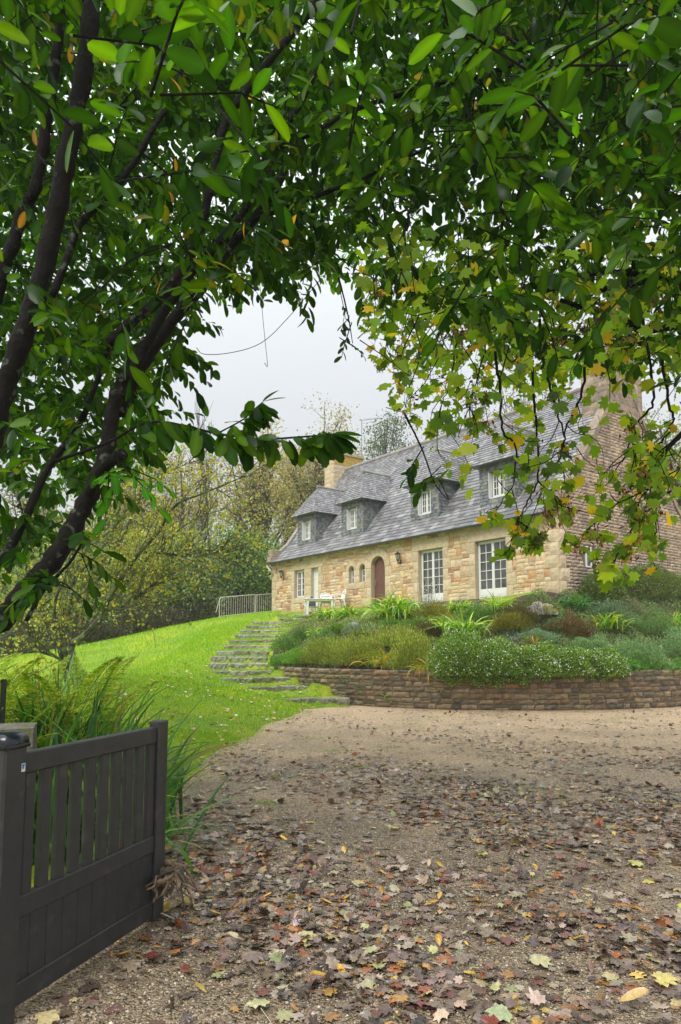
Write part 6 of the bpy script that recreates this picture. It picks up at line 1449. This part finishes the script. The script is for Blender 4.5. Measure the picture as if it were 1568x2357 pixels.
# a few leaves on the lawn
gp = lawn_pts(420, -5, -.6, 8, 22); n = len(gp); gp[:, 2] += .04; V, Fc = leaves_geo(gp, unit(rng.normal(0, 1, (n, 3))*[1, 1, .2]), unit(rng.normal(0, .3, (n, 3))+[0, 0, 1]), rng.uniform(.06, .11, n), TD[1]); tag(tri_obj('lawn_leaf_litter', V, Fc, rep(pal([(.45, .33, .1), (.5, .22, .06), (.55, .5, .3), (.6, .45, .05)], n), TD[1]), M['litter']), 'scattered yellow and orange leaves on the green lawn', 'fallen leaves', None, 'stuff')
# the most conspicuous single leaves
for (px, py, s, colr, tk, lab) in [(755, 2262, .10, (.60, .36, .03), 3, 'single orange yellow oval leaf on the gravel at the bottom centre'), (680, 2172, .12, (.52, .46, .20), 0, 'pale yellow lobed leaf on the bare gravel left of centre'), (565, 2180, .10, (.55, .48, .30), 3, 'cream oval leaf lying left of the pale lobed leaf'),
        (1500, 2270, .13, (.58, .48, .14), 0, 'large yellow lobed leaf near the bottom right corner'), (1555, 2100, .12, (.42, .52, .03), 2, 'bright yellow green leaf at the right edge'), (1215, 2220, .13, (.48, .44, .22), 1, 'large pale lobed leaf with a long stalk in the lower middle'), (1425, 2325, .14, (.55, .38, .15), 3, 'long tan curled leaf beside the bottom right corner'),
        (1105, 1967, .10, (.55, .46, .10), 1, 'yellow leaf in the thick litter right of centre'), (900, 1915, .12, (.50, .46, .14), 1, 'yellow green lobed leaf on the gravel in the middle distance'), (1455, 1990, .12, (.50, .52, .08), 1, 'yellow green leaf right of the thick litter'), (370, 2195, .09, (.62, .26, .02), 3, 'orange oval leaf on the gravel below the gate'), (100, 2345, .12, (.5, .4, .2), 1, 'pale leaf in the bottom left corner'), (600, 2340, .12, (.5, .48, .24), 1, 'pale yellow leaf at the bottom edge left of centre'), (1180, 2345, .13, (.36, .40, .22), 1, 'grey green leaf at the bottom edge right of centre')]:
    r = ray(px, py); k = -CAMZ/r[2]; c = np.array([r[0]*k, r[1]*k, .035]); a = rng.uniform(0, 6.28); V, Fc = leaves_geo(c[None], np.array([[math.cos(a), math.sin(a), .05]]), np.array([[.1, -.15, 1.]]), s, TD[tk]); V[:, 2] = np.maximum(V[:, 2], .022)
    if tk != 3:
        e = c-np.array([math.cos(a), math.sin(a), .05])*s*.0; b_ = c-np.array([math.cos(a+.2), math.sin(a+.2), .1])*s*.9; w_ = np.array([-math.sin(a), math.cos(a), 0])*.0016
        V = np.concatenate([V, [e+w_, e-w_, b_-w_, b_+w_]]); n_ = len(V)-4; Fc = np.concatenate([Fc, [[n_, n_+1, n_+2], [n_, n_+2, n_+3]]])
    o = tri_obj('fallen_leaf', V, Fc, np.tile(colr, (len(V), 1)), M['litter'], origin=c); o.location = tuple(c); tag(o, lab, 'leaf', 'conspicuous fallen leaves')

# ------------------------------------------------------------------ thin misty air
m = MB(); m.box(-135, 135, -25, 110, -1.2, 32)
hz_o = m.build('haze', bpy.data.materials.new('haze_air')); tag(hz_o, kind='stuff'); hm = hz_o.data.materials[0]; hm.use_nodes = True; t = hm.node_tree; t.nodes.remove(t.nodes['Principled BSDF'])
pv = t.nodes.new('ShaderNodeVolumePrincipled'); pv.inputs['Color'].default_value = (.93, .95, .97, 1); pv.inputs['Density'].default_value = .0011; t.links.new(pv.outputs[0], t.nodes['Material Output'].inputs['Volume'])
